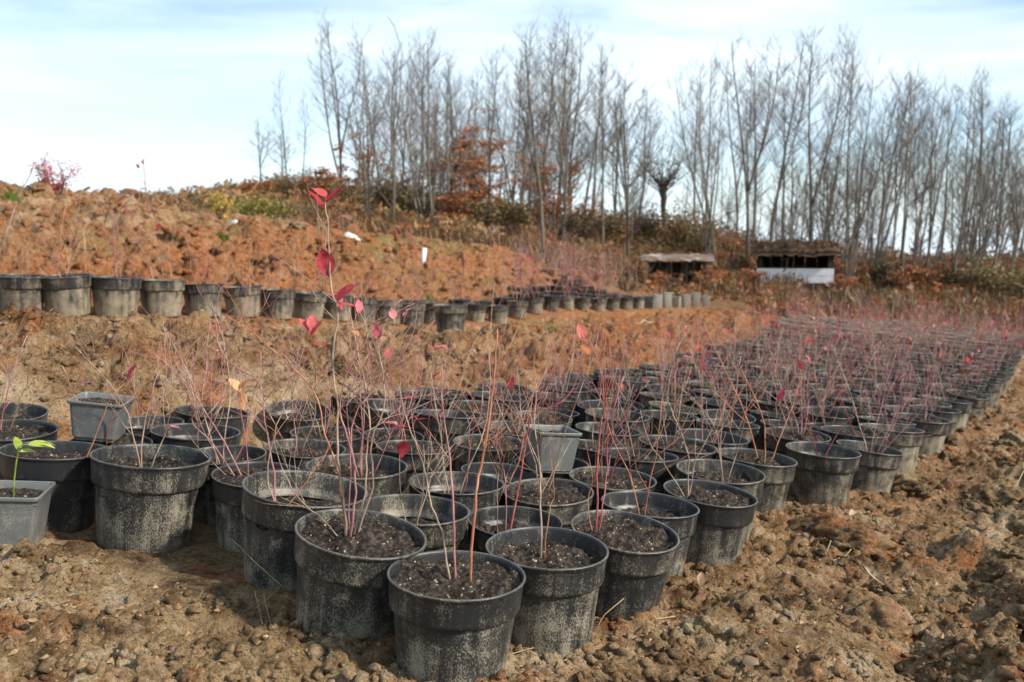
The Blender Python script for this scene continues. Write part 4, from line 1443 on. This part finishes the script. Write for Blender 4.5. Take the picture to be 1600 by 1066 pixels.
for k, (px, d, s) in enumerate(ol):
    s *= 0.45 if px < 500 else 0.8 if px < 560 else 1.0
    bush('scrub_bush', OLIVE[rr.randrange(3)] if rr.random() < 0.75 else RUST[3], px, d, s, '%s brown scrub bush below the wood, counted from the left' % ordinal(k + 1), 'brown scrub bushes')
bush('rust_leaved_bush', RUST[3], 1022, 19.2, 0.42, 'low rust-leaved bush in front of the tarpaulin shelter, left side', 'rust-leaved bushes under the trees')
bush('rust_leaved_bush', RUST[0], 1108, 19.6, 0.45, 'low rust-leaved bush at the right end of the tarpaulin shelter', 'rust-leaved bushes under the trees')
bush('rust_leaved_bush', RUST[3], 1178, 22.6, 0.5, 'low rust-leaved bush at the left end of the white-fronted shelter', 'rust-leaved bushes under the trees')
bush('rust_leaved_bush', RUST[0], 1318, 22.4, 0.5, 'low rust-leaved bush at the right end of the white-fronted shelter', 'rust-leaved bushes under the trees')
bush('crimson_bush', REDB, 92, 10.6, 0.6, 'crimson-leaved bush on the crest of the soil slope at left')
bush('yellow_bush', YELB, 343, 13.4, 0.55, 'small yellow bush beside the white sacks on the slope')
bush('green_bush', GRNB, 395, 17.5, 0.95, 'yellow-green bush behind the soil slope')
bush('green_bush', GRNB, 425, 18.0, 0.8, 'low green bush right of the yellow-green one')
# slight trees on the mound with a few leaves left
for px, ptop, lab in ((405, 190, 'thin young tree with pale yellow leaves on the mound'), (440, 212, 'sparse young tree right of the yellowish one on the mound')):
    p = at(px, 262, 36.5)
    z = ground_z(p.x, p.y)
    s = (at(px, ptop, 36.5).z - z) / TREE_H
    root = empty('young_tree', Matrix.Translation((p.x, p.y, z)) @ Matrix.Diagonal((s * 1.5, s * 1.5, s, 1)))
    link('trunk', TREES[2][0][0], root)
    link('crown', TREES[2][0][1], root)
    tag(root, lab, 'tree')

# ------------------------------------------------------------------ shelters at the edge of the wood


def plank(parent, name, c, s, m, rot=None):
    b = MB()
    b.box(c, s, rot)
    return link(name, b.mesh(name, m, False), parent)


p = at(1240, 448, 24.2)
W = 1.85
root = empty('timber_shelter', Matrix.Translation((p.x, p.y, ground_z(p.x, p.y) - 0.05)) @ Matrix.Rotation(math.radians(-16), 4, 'Z'))
for dx in (-1, 1):
    for dy, hh in ((-0.7, 0.98), (0.8, 1.08)):
        plank(root, 'post', (dx * (W / 2 - 0.06), dy, hh / 2), (0.1, 0.1, hh), M_DARKWOOD)
for k in range(6):
    plank(root, 'back_board', (-W / 2 + (k + 0.5) * W / 6, 0.86, 0.50), (W / 6 - 0.01, 0.03, 1.0), M_DARKWOOD)
for dx in (-1, 1):
    plank(root, 'side_wall', (dx * (W / 2 + 0.02), 0.05, 0.48), (0.03, 1.5, 0.92), M_DARKWOOD)
for k in range(2):
    plank(root, 'white_board', (0, -0.78 - 0.004 * k, 0.22 + 0.19 * k), (W + 0.08, 0.035, 0.185), M_WHITE)
plank(root, 'plinth', (0, -0.70, 0.05), (W, 0.10, 0.16), M_DARKWOOD)
b = MB()
nx, ny = 26, 14
for j in range(ny + 1):
    for i in range(nx + 1):
        x, y = (i / nx - 0.5) * (W + 0.35), (j / ny - 0.5) * 2.1
        e = min(1, 4 * min(i / nx, 1 - i / nx, j / ny, 1 - j / ny))
        b.v.append((x + rr.uniform(-0.04, 0.04), y, 0.93 + 0.1 * (y + 1) * 0.6 + 0.13 * e + rr.uniform(-0.04, 0.05)))
for j in range(ny):
    for i in range(nx):
        q = j * (nx + 1) + i
        b.f.append((q, q + 1, q + nx + 2, q + nx + 1))
nb = len(b.v)
b.v += [(v[0], v[1], v[2] - 0.10) for v in b.v]
b.f += [tuple(nb + i for i in reversed(f)) for f in list(b.f)]
for i in range(nx):
    b.f.append((i, i + 1 + 0, nb + i + 1, nb + i))
roof = link('roof', b.mesh('brush_roof', M_BRUSH), root)
b = MB()
for q in range(1500):
    c = Vector((rr.uniform(-W / 2 - 0.2, W / 2 + 0.2), rr.uniform(-1.08, 1.05), 0))
    c.z = 1.02 + 0.06 * (c.y + 1) + abs(rr.gauss(0, 0.09)) * (1.0 - 0.5 * abs(c.x) / W)
    R = Euler((rr.uniform(-1, 1), rr.uniform(-1, 1), rr.uniform(0, 6.28))).to_matrix()
    sz_ = rr.uniform(0.03, 0.09)
    i = len(b.v)
    for vv in ((-0.35, 0, 0), (0, -1, 0.1), (0.35, 0, 0), (0, 1, 0.1)):
        b.v.append(tuple(c + R @ (Vector(vv) * sz_)))
    b.f.append((i, i + 1, i + 2, i + 3))
tag(link('brushwood', b.mesh('brushwood', M_BRACKEN, False), roof), kind='stuff')
tag(root, 'dark open shelter with white board front and brushwood roof', 'shelter')

p = at(1058, 425, 20.5)
root = empty('tarpaulin_shelter', Matrix.Translation((p.x, p.y, ground_z(p.x, p.y) - 0.06)) @ Matrix.Rotation(math.radians(-10), 4, 'Z'))
W = 1.3
for dx in (-1, -0.33, 0.33, 1):
    for dy in (-0.5, 0.5):
        plank(root, 'post', (dx * (W / 2 - 0.05), dy, 0.28), (0.07, 0.07, 0.56), M_DARKWOOD)
plank(root, 'shelf', (0, 0, 0.30), (W - 0.05, 1.0, 0.04), M_DARKWOOD)
for k in range(5):
    plank(root, 'back_board', (-W / 2 + (k + 0.5) * W / 5, 0.57, 0.29), (W / 5 - 0.01, 0.03, 0.56), M_DARKWOOD)
b = MB()
nx, ny = 24, 12
for j in range(ny + 1):
    for i in range(nx + 1):
        x, y = (i / nx - 0.5) * (W + 0.3), (j / ny - 0.5) * 1.5
        b.v.append((x, y, 0.60 + 0.14 * math.cos(math.pi * (j / ny - 0.5)) + 0.018 * math.sin(i * 1.3) * math.sin(j * 0.9 + i * 0.3) + rr.uniform(-0.012, 0.012)))
for j in range(ny):
    for i in range(nx):
        q = j * (nx + 1) + i
        b.f.append((q, q + 1, q + nx + 2, q + nx + 1))
o = link('tarpaulin', b.mesh('tarpaulin', simple('weathered_tarpaulin', [(0.3, (0.08, 0.05, 0.035)), (0.55, (0.16, 0.115, 0.09)), (0.7, (0.36, 0.32, 0.30))], 3.5, 0.7)), root)
tag(root, 'low shelter under a pale weathered tarpaulin behind the terrace pots', 'shelter')

# ------------------------------------------------------------------ sacks, marker stake, fallen branches on the slope


def sack(px, py, d, w, h, label):
    b = MB()
    n, mseg = 8, 16
    r = random.Random(label)
    for i in range(n + 1):
        t = i / n
        for k in range(mseg):
            a = 2 * math.pi * k / mseg
            q = math.sin(math.pi * min(max(t, 0.02), 0.98)) ** 0.55 * (1 + 0.22 * math.cos(3 * a + px) + r.uniform(-0.07, 0.07))
            b.v.append((w * (t - 0.5) + r.uniform(-0.01, 0.01), 0.5 * w * 0.55 * q * math.cos(a), 0.5 * h * q * (math.sin(a) * (0.9 + 0.2 * math.sin(5 * t + px))) + h * 0.25))
    for i in range(n):
        for k in range(mseg):
            k2 = (k + 1) % mseg
            b.f.append((i * mseg + k, i * mseg + k2, (i + 1) * mseg + k2, (i + 1) * mseg + k))
    p = at(px, py, d)
    o = link('white_sack', b.mesh('white_sack', M_WHITE_BAG), None, Matrix.Translation((p.x, p.y, surf(p.x, p.y) - 0.02)) @ Matrix.Rotation(r.uniform(-0.4, 0.4), 4, 'Z'))
    tag(o, label, 'sack', 'white sacks on the soil slope')


sack(269, 328, 11.2, 0.30, 0.13, 'leftmost white sack lying on the soil slope')
sack(372, 348, 11.4, 0.20, 0.10, 'small white sack right of the leftmost one on the slope')
sack(548, 384, 12.0, 0.26, 0.24, 'upright crumpled white sack beside the slope crest')
sack(598, 383, 12.0, 0.20, 0.09, 'flat white sack right of the crumpled upright one')

b = MB()
p = at(660, 392, 12.2)
b.tube([(0, 0, -0.1), (0, 0, 0.1), (0.0, 0, 0.26)], [0.033, 0.033, 0.032], 10)
o = link('marker_stake', b.mesh('marker_stake', M_WHITE), None, Matrix.Translation((p.x, p.y, surf(p.x, p.y))) @ Matrix.Rotation(0.12, 4, 'Y'))
tag(o, 'short white stake stuck in the crest of the soil slope', 'stake')


def fallen_branch(p0, p1, rad, label, m=M_STRAW, sag=0.02):
    b = MB()
    r = random.Random(label)
    pts = []
    for i in range(9):
        t = i / 8
        x, y = p0.x + (p1.x - p0.x) * t, p0.y + (p1.y - p0.y) * t
        pts.append(Vector((x + r.gauss(0, 0.006), y + r.gauss(0, 0.006), surf(x, y) + rad * 0.8)))
    zs = [q.z for q in pts]
    for i in range(9):
        pts[i].z = max(zs[i], np.mean(zs))
    b.tube(pts, [rad * (1 - 0.4 * i / 8) for i in range(9)], 6)
    i = 4
    b.tube([pts[i], pts[i] + Vector((0.03, 0.02, 0.03)), pts[i] + Vector((0.07, 0.03, 0.05))], [rad * 0.5, rad * 0.4, rad * 0.25], 5)
    o = link('fallen_branch', b.mesh('fallen_branch', m))
    tag(o, label, 'branch', 'fallen branches')


fallen_branch(at(905, 512, 9.0), at(958, 517, 8.6), 0.014, 'pale stick lying on the terrace edge above the yard pots')
fallen_branch(at(975, 493, 11.4), at(1035, 487, 12.4), 0.016, 'straight pale stick below the far end of the terrace row')

# two tall red shoots growing on the slope and the pale stakes beyond
for px, py, d, h, lab in ((652, 388, 12.0, 0.75, 'tall red shoot on the slope crest beside the white stake'), (748, 400, 12.6, 0.35, 'pink-tipped shoot on the slope right of the white stake'), (104, 430, 6.6, 0.6, 'dry tan shoot on the slope above the left terrace pots'), (8, 420, 6.8, 0.75, 'dark slender shoot at left edge of the slope'), (230, 320, 10.4, 0.62, 'lone shoot with a red tip against the sky at left')):
    p = at(px, py, d)
    b = MB()
    r = random.Random(lab)
    tips = []
    stem_into(b, (0, 0, -0.02), (r.gauss(0, 0.08), 0, 1), h, r, 0.007, 0, tips, 0.5)
    root = empty('wild_shoot', Matrix.Translation((p.x, p.y, surf(p.x, p.y))))
    link('stem', b.mesh('wild_stem', M_STEM[3 if 'tan' in lab else 2 if 'dark' in lab else 1]), root)
    for tp in tips[:3]:
        if 'dry' not in lab and 'dark' not in lab:
            add_leaf(root, 'red', tp, r, 1.4)
    tag(root, lab, 'shoot', 'wild shoots on the slope')


# grass tufts
def tuft(px, py, d, n, h, m, label):
    p = at(px, py, d)
    b = MB()
    r = random.Random(label)
    for q in range(n):
        a = r.uniform(0, 6.28)
        o = Vector((r.gauss(0, 0.04), r.gauss(0, 0.04), -0.01))
        L_ = h * r.uniform(0.5, 1.1)
        e = Vector((math.cos(a), math.sin(a), 0))
        s = Vector((-e.y, e.x, 0)) * 0.004
        i = len(b.v)
        p1, p2 = o + e * L_ * 0.25 + Vector((0, 0, L_ * 0.7)), o + e * L_ * 0.7 + Vector((0, 0, L_ * 0.85))
        b.v += [tuple(o - s), tuple(o + s), tuple(p1 + s), tuple(p1 - s), tuple(p2)]
        b.f += [(i, i + 1, i + 2, i + 3), (i + 3, i + 2, i + 4)]
    o = link('grass_tuft', b.mesh('grass_tuft', m, False), None, Matrix.Translation((p.x, p.y, surf(p.x, p.y))))
    tag(o, label, 'grass tuft', 'grass tufts')


tuft(862, 525, 7.2, 90, 0.10, M_GRASS, 'bright green tuft on the bank above the yard pots')
tuft(768, 512, 7.9, 50, 0.08, M_GRASS, 'small green tuft at the foot of the terrace row')
tuft(562, 440, 8.4, 120, 0.15, M_GRASS, 'grey-green tuft behind the terrace row near the red leaves')
tuft(665, 445, 9.4, 90, 0.11, M_GRASS, 'green tuft behind the terrace row right of the red leaves')
tuft(1040, 500, 10.0, 70, 0.09, M_GRASS, 'green tuft at the far bank below the pale pots')
tuft(1190, 512, 11.5, 80, 0.10, M_GRASS, 'grass tuft beside the far left corner of the pot yard')
tuft(345, 365, 9.5, 100, 0.14, M_GRASS, 'olive tuft in the middle of the soil slope')
tuft(20, 318, 9.2, 120, 0.16, M_GRASS, 'green tuft on the slope at left edge')
tuft(1485, 508, 13.5, 120, 0.22, M_GRASS, 'green grass clump behind the far right pots')

# ------------------------------------------------------------------ ground cover that nobody could count


def scatter_blades(name, n, region, hmin, hmax, width, m, label, seed, flat=False):
    g_ = np.random.default_rng(seed)
    xs, ys_ = region(g_, n)
    zs = surf_many(xs, ys_)
    vs, fs = [], []
    a = g_.uniform(0, 2 * np.pi, len(xs))
    h = g_.uniform(hmin, hmax, len(xs))
    ln = g_.uniform(0.1, 0.8, len(xs))
    ca, sa = np.cos(a), np.sin(a)
    w = width * g_.uniform(0.6, 1.4, len(xs))
    V = np.zeros((len(xs), 4, 3))
    base = np.stack([xs, ys_, zs], 1)
    side = np.stack([-sa, ca, np.zeros_like(a)], 1) * w[:, None]
    if flat:
        up = np.stack([ca * h, sa * h, h * g_.uniform(-0.15, 0.6, len(xs))], 1)
        base[:, 2] += 0.008
    else:
        up = np.stack([ca * h * ln, sa * h * ln, h], 1)
    V[:, 0] = base - side * (0.2 if flat else 1)
    V[:, 1] = base + up * 0.5 + side * (1.0 if flat else 0.8)
    V[:, 2] = base + up
    V[:, 3] = base + up * 0.5 - side * (1.0 if flat else 0.8)
    me = bpy.data.meshes.new(name)
    me.from_pydata(V.reshape(-1, 3).tolist(), [], np.arange(len(xs) * 4).reshape(-1, 4).tolist())
    me.materials.append(m)
    o = link(name, me)
    tag(o, label, kind='stuff')


def reg_wood(g_, n):
    d = 13.6 + 26.4 * g_.random(n) ** 1.15
    px = g_.uniform(480, 1750, n)
    x = (px - 800) / FPX * d
    k = (d > 17.5) | ((px > 1190) & (d - np.interp(x, BANK_X, BANK_Y) > 0.35))
    return x[k], d[k]


def reg_hill(g_, n):
    d = g_.uniform(21, 37, n)
    px = g_.uniform(-150, 760, n)
    return (px - 800) / FPX * d, d


def reg_slope(g_, n):
    d = g_.uniform(5.8, 16, n)
    px = g_.uniform(-100, 1150, n)
    x = (px - 800) / FPX * d
    k = (d - np.interp(x, ROW_X, ROW_Y)) > 0.75
    return x[k], d[k]


def reg_bank(g_, n):
    d = g_.uniform(2.7, 13, n)
    px = g_.uniform(-80, 1300, n)
    x = (px - 800) / FPX * d
    k = ((d - np.interp(x, BANK_X, BANK_Y)) > 0.05) & ((d - np.interp(x, ROW_X, ROW_Y)) < -0.2)
    return x[k], d[k]


scatter_blades('leaf_litter', 26000, reg_wood, 0.05, 0.22, 0.05, M_RUST, 'rust-brown fallen leaves and bracken on the floor of the wood', 1, True)
scatter_blades('dry_undergrowth', 16000, reg_wood, 0.12, 0.5, 0.014, M_BRACKEN, 'dry brown undergrowth below the trees', 2)
def scatter_clumps(name, n, per, region, size, lf, m, label, seed):
    g_ = np.random.default_rng(seed)
    xs, ys_ = region(g_, n)
    n = len(xs)
    zs = surf_many(xs, ys_)
    sz_ = size * g_.uniform(0.5, 1.5, n)
    a = g_.uniform(0, 2 * np.pi, (n, per))
    q = np.sqrt(g_.random((n, per)))
    el = g_.random((n, per))
    c = np.stack([xs[:, None] + sz_[:, None] * q * np.cos(a), ys_[:, None] + sz_[:, None] * q * np.sin(a), zs[:, None] + sz_[:, None] * 0.9 * el * np.sqrt(1 - 0.9 * q * q)], -1).reshape(-1, 3)
    k = len(c)
    d1 = g_.normal(size=(k, 3)) * lf
    d2 = g_.normal(size=(k, 3)) * lf * 0.5
    V = np.stack([c - d1, c - d2, c + d1, c + d2], 1)
    me = bpy.data.meshes.new(name)
    me.from_pydata(V.reshape(-1, 3).tolist(), [], np.arange(k * 4).reshape(-1, 4).tolist())
    for mm in m:
        me.materials.append(mm)
    mi = np.repeat(g_.integers(0, len(m), n), per)
    me.polygons.foreach_set('material_index', mi.astype(np.int32))
    o = link(name, me)
    tag(o, label, kind='stuff')


scatter_clumps('hill_scrub', 750, 46, reg_hill, 0.42, 0.055, [M_OLIVE, M_OLIVE, M_BRACKEN, M_RUST, M_BRACKEN], 'olive and rust-brown low scrub covering the rise at left', 3)
def reg_ridge(g_, n):
    d = g_.uniform(29, 39, n)
    px = g_.uniform(560, 1760, n)
    return (px - 800) / FPX * d, d


scatter_clumps('ridge_brush', 420, 80, reg_ridge, 0.75, 0.05, [M_BRACKEN, M_RUST, M_TWIG, M_BRACKEN, M_TWIG], 'tangled brown brush along the ridge among the trunks', 23)
scatter_clumps('bracken_cover', 620, 46, reg_wood, 0.36, 0.05, [M_BRACKEN, M_RUST, M_OLIVE, M_BRACKEN], 'brown bracken and brambles on the floor of the wood', 13)
scatter_blades('dry_weeds', 1700, reg_slope, 0.05, 0.36, 0.0028, M_STEM[2], 'thin dry weeds on the bare soil slope', 4)
scatter_blades('dry_straw', 1400, reg_bank, 0.03, 0.12, 0.0016, M_STRAW, 'short dry straw and roots on the bank', 5, True)

# pebbles and crumbs on the near ground
g_ = np.random.default_rng(77)
n = 5200
d = 1.0 + 4.0 * g_.random(n) ** 1.6
u = g_.uniform(-0.68, 0.68, n)
px_, py_ = u * d, d
S_in = (py_ - S0.y) * EDGE.x - (px_ - S0.x) * EDGE.y
keep = ~((S_in > -0.02) & (py_ + 0.42 * px_ > 1.5)) & (py_ < np.interp(px_, BANK_X, BANK_Y) + 0.8)
px_, py_ = px_[keep], py_[keep]
pz_ = surf_many(px_, py_)
octv = np.array([(1, 0, 0), (-1, 0, 0), (0, 1, 0), (0, -1, 0), (0, 0, 1), (0, 0, -1)], float)
octf = np.array([(0, 2, 4), (2, 1, 4), (1, 3, 4), (3, 0, 4), (2, 0, 5), (1, 2, 5), (3, 1, 5), (0, 3, 5)])
sz = 0.0018 + 0.009 * g_.random(len(px_)) ** 4
V = octv[None] * sz[:, None, None] * g_.uniform(0.6, 1.25, (len(px_), 6, 3))
ang = g_.uniform(0, 6.28, len(px_))
ca, sa = np.cos(ang)[:, None], np.sin(ang)[:, None]
V = np.stack([V[..., 0] * ca - V[..., 1] * sa + V[..., 2] * 0.3, V[..., 0] * sa + V[..., 1] * ca, V[..., 2] * 0.8 + V[..., 0] * 0.2], -1)
V += np.stack([px_, py_, pz_ + sz * 0.3], 1)[:, None]
Fc = (octf[None] + 6 * np.arange(len(px_))[:, None, None]).reshape(-1, 3)
me = bpy.data.meshes.new('gravel')
me.from_pydata(V.reshape(-1, 3).tolist(), [], Fc.tolist())
me.materials.append(simple('grit', [(0.3, (0.05, 0.033, 0.02)), (0.45, (0.20, 0.12, 0.06)), (0.6, (0.31, 0.20, 0.10)), (0.78, (0.48, 0.39, 0.28))], 60, 0.9, space='World'))
tag(link('gravel', me), 'loose grit and crumbs of earth on the near ground', kind='stuff')

# crumbs of earth: crisp broken bits lying all over the bare ground
phi_ = (1 + 5 ** 0.5) / 2
icv = np.array([(-1, phi_, 0), (1, phi_, 0), (-1, -phi_, 0), (1, -phi_, 0), (0, -1, phi_), (0, 1, phi_), (0, -1, -phi_), (0, 1, -phi_), (phi_, 0, -1), (phi_, 0, 1), (-phi_, 0, -1), (-phi_, 0, 1)]) / 1.9
icf = np.array([(0, 11, 5), (0, 5, 1), (0, 1, 7), (0, 7, 10), (0, 10, 11), (1, 5, 9), (5, 11, 4), (11, 10, 2), (10, 7, 6), (7, 1, 8), (3, 9, 4), (3, 4, 2), (3, 2, 6), (3, 6, 8), (3, 8, 9), (4, 9, 5), (2, 4, 11), (6, 2, 10), (8, 6, 7), (9, 8, 1)])
for part in ('yard', 'slope'):
    n = 60000 if part == 'yard' else 26000
    d = 0.95 + 6.5 * g_.random(n) ** 1.9 if part == 'yard' else g_.uniform(5.4, 15.5, n)
    u = g_.uniform(-0.66, 0.66, n)
    cx_, cy_ = u * d, d
    S_in = (cy_ - S0.y) * EDGE.x - (cx_ - S0.x) * EDGE.y
    bk = cy_ - np.interp(cx_, BANK_X, BANK_Y)
    rw = cy_ - np.interp(cx_, ROW_X, ROW_Y)
    clump = fbm(cx_ * 2.4, cy_ * 2.4, 3, 400) + g_.normal(0, 0.22, n)
    if part == 'yard':
        keep = ((~((S_in > -0.03) & (cy_ + 0.42 * cx_ > 1.5)) & (bk < 0)) | ((bk > -0.22) & (rw < -0.22))) & (clump > -0.08)
    else:
        keep = (rw > 0.45) & (clump > -0.05)
    cx_, cy_ = cx_[keep], cy_[keep]
    cz_ = surf_many(cx_, cy_)
    sz = (0.010 + 0.06 * g_.random(len(cx_)) ** 4) if part == 'slope' else (0.0016 + 0.015 * g_.random(len(cx_)) ** 5) * (0.8 + 0.12 * cy_)
    V = icv[None] * sz[:, None, None] * g_.uniform(0.45, 1.5, (len(cx_), 12, 3))
    ang = g_.uniform(0, 6.28, len(cx_))
    ca, sa = np.cos(ang)[:, None], np.sin(ang)[:, None]
    el_ = g_.uniform(0.7, 1.5, len(cx_))[:, None]
    V = np.stack([V[..., 0] * ca * el_ - V[..., 1] * sa, V[..., 0] * sa * el_ + V[..., 1] * ca, V[..., 2] * 0.8 + V[..., 0] * 0.25], -1)
    V += np.stack([cx_, cy_, cz_ + sz * 0.05], 1)[:, None]
    Fc = (icf[None] + 12 * np.arange(len(cx_))[:, None, None]).reshape(-1, 3)
    me = bpy.data.meshes.new('earth_crumbs' if part == 'yard' else 'slope_crumbs')
    me.vertices.add(len(cx_) * 12)
    me.vertices.foreach_set('co', V.ravel())
    me.loops.add(Fc.size)
    me.loops.foreach_set('vertex_index', Fc.ravel().astype(np.int32))
    me.polygons.add(len(Fc))
    me.polygons.foreach_set('loop_start', np.arange(0, Fc.size, 3, dtype=np.int32))
    me.polygons.foreach_set('loop_total', np.full(len(Fc), 3, np.int32))
    me.update()
    ca_ = me.color_attributes.new('zone', 'FLOAT_COLOR', 'POINT')
    oz_ = np.repeat(np.where(cy_ - np.interp(cx_, ROW_X, ROW_Y) > 0.2, 0.85, 0.0), 12)
    ca_.data.foreach_set('color', np.stack([oz_, oz_ * 0, oz_ * 0, oz_ * 0 + 1], 1).ravel())
    me.materials.append(M_SOIL)
    print('crumbs', len(cx_))
    tag(link('earth_crumbs' if part == 'yard' else 'slope_crumbs', me), 'crumbs of broken earth strewn over the open ground and bank' if part == 'yard' else 'broken lumps of rust-coloured earth strewn over the upper slope', kind='stuff')

# single clods, loose on the ground
CLOD = []
import bmesh
for i in range(8):
    bm = bmesh.new()
    bmesh.ops.create_icosphere(bm, subdivisions=4, radius=1.0)
    co = np.array([v.co[:] for v in bm.verts])
    f1 = fbm(co[:, 0] * 1.3 + i * 7, co[:, 1] * 1.3 + co[:, 2] * 1.7, 3, 300 + i)
    f2 = lumps(co[:, 0] * 3 + co[:, 2] * 2.1 + i, co[:, 1] * 3 + co[:, 2] * 1.4, 320 + i, 0.7)
    f3 = fbm(co[:, 0] * 5 + co[:, 2] * 4, co[:, 1] * 5 + co[:, 2] * 3 + i, 4, 340 + i, 0.65) + 0.5 * blocks(co[:, 0] * 2.2 + co[:, 2] * 1.5, co[:, 1] * 2.2 - co[:, 2] * 1.3 + i, 360 + i)
    for v, a, bb, c in zip(bm.verts, f1, f2, f3):
        v.co *= 0.85 + 0.5 * a + 0.25 * bb + 0.34 * c
        v.co.z *= 0.75
    me = bpy.data.meshes.new('clod')
    bm.to_mesh(me)
    bm.free()
    me.polygons.foreach_set('use_smooth', [True] * len(me.polygons))
    me.materials.append(M_SOIL)
    CLOD.append(me)
r = random.Random(12)
cn = 0
while cn < 290:
    if cn < 150:
        d = 1.25 + 3.4 * r.random() ** 1.3
        u = r.uniform(-0.1, 0.66)
    elif cn < 185:
        d, u = r.uniform(1.2, 1.75), r.uniform(-0.62, -0.1)
    elif cn > 235:
        d, u = r.uniform(6.5, 12.5), r.uniform(-0.6, 0.0)
    else:
        d, u = r.uniform(2.9, 6.0), r.uniform(-0.6, 0.05)
    x, y = u * d, d
    sin_ = (y - S0.y) * EDGE.x - (x - S0.x) * EDGE.y
    if cn < 185 and (sin_ > -0.20 and y + 0.42 * x > 1.30):
        continue
    if 185 <= cn <= 235 and not (0.1 < y - np.interp(x, BANK_X, BANK_Y) < 1.6):
        continue
    if cn > 235 and y - np.interp(x, ROW_X, ROW_Y) < 0.9:
        continue
    s = (2.6 if cn > 235 else 1.0) * 0.010 + (2.0 if cn > 235 else 1.0) * 0.038 * r.random() ** 2.2 * (1.5 if u > 0.3 and cn < 150 else 1.0)
    o = link('clod', CLOD[r.randrange(8)], ground, Matrix.Translation((x, y, surf(x, y) - s * 0.08)) @ Euler((r.uniform(-0.4, 0.4), r.uniform(-0.4, 0.4), r.uniform(0, 6.28))).to_matrix().to_4x4() @ Matrix.Diagonal((s * r.uniform(0.8, 1.4), s, s * r.uniform(0.7, 1.1), 1)))
    cn += 1

# ------------------------------------------------------------------ litter close to the camera
dl = [(1385, 925, 1.62, 1.35, 'large pale curled dead leaf on the clods at right'), (130, 935, 1.5, 0.8, 'pale scrap of dead leaf on the ground at lower left'), (60, 945, 1.48, 0.9, 'greyish dead leaf at the lower left edge'), (1445, 955, 1.55, 0.55, 'small white dead leaf right of the large curled one'),
      (1160, 1045, 1.35, 1.0, 'brown lobed dead leaf at the bottom right of the pots'), (1335, 802, 2.5, 1.0, 'tan dead leaf standing by the right clods'), (1095, 925, 1.75, 0.8, 'orange dead leaf below the open edge pots'), (1380, 990, 1.45, 0.8, 'reddish dead leaf under the large curled one'), (95, 890, 1.66, 0.6, 'dead leaf beside the square grey pot'), (1180, 945, 1.6, 0.7, 'tan dead leaf in the open ground right of the pots')]
for k, (px, py, d, s, lab) in enumerate(dl):
    # meet the ground along the view ray
    dv = FWD + (px - 800) / FPX * RGT + (py - 533) / FPX * DWN
    t = d
    for it in range(12):
        q = EYE + t * dv
        t += (q.z - surf(q.x, q.y)) / -dv.z * 0.8
    q = EYE + t * dv
    r = random.Random(lab)
    me = LEAVES['dead'][(k + 1) % 3]
    o = link('dead_leaf', me, None, Matrix.Translation((q.x, q.y, surf(q.x, q.y) + 0.008 * s)) @ Euler((r.uniform(-0.2, 0.5), r.uniform(-0.5, 0.5), 0.55 if k == 0 else r.uniform(0, 6.28))).to_matrix().to_4x4() @ (Matrix.Diagonal((s * 0.6, s * 0.95, s * 0.9, 1)) if k == 0 else Matrix.Scale(s, 4)))
    tag(o, lab, 'dead leaf', 'dead leaves on the ground')


def straw_stalk(pts, rad, label):
    b = MB()
    w = []
    for px, py, lift in pts:
        dv = FWD + (px - 800) / FPX * RGT + (py - 533) / FPX * DWN
        t = 1.6
        for it in range(12):
            q = EYE + t * dv
            t += (q.z - surf(q.x, q.y) - lift) / -dv.z * 0.8
        w.append(EYE + t * dv)
    b.tube(w, [rad * (1 - 0.3 * i / len(w)) for i in range(len(w))], 5)
    tag(link('dry_stalk', b.mesh('dry_stalk', M_STRAW)), label, 'stalk', 'dry stalks on the ground')


straw_stalk([(362, 842, 0.075), (400, 880, 0.055), (440, 915, 0.03), (415, 938, 0.01), (398, 952, 0.004)], 0.0011, 'bent dry straw leaning on the low sunken pot')
straw_stalk([(398, 925, 0.03), (406, 955, 0.012), (410, 975, 0.003)], 0.0012, 'short upright straw left of the large bushy pot')
straw_stalk([(412, 928, 0.03), (418, 955, 0.012), (424, 980, 0.003)], 0.0012, 'thin straw next to the bent one by the bushy pot')
straw_stalk([(950, 968, 0.004), (1000, 972, 0.008), (1055, 963, 0.01)], 0.0016, 'long pale stalk lying right of the front pots')
straw_stalk([(1298, 845, 0.02), (1292, 862, 0.012), (1302, 876, 0.006), (1322, 868, 0.012), (1330, 858, 0.02)], 0.0018, 'looped pale root on the open ground at right')
straw_stalk([(1190, 860, 0.004), (1215, 885, 0.006), (1250, 912, 0.004)], 0.0014, 'straight dark twig on the ground right of the pots')
straw_stalk([(1580, 775, 0.005), (1590, 755, 0.05), (1600, 735, 0.09)], 0.0022, 'red shoot sticking up at the right edge of the ground')
straw_stalk([(50, 930, 0.004), (85, 945, 0.006), (110, 938, 0.004)], 0.0013, 'pale twig on the ground at lower left')
straw_stalk([(700, 1050, 0.004), (930, 985, 0.006), (945, 960, 0.03), (975, 935, 0.045)], 0.0013, 'dry stalk poking up at the foot of the right front pot')
print('objects', len(bpy.data.objects))
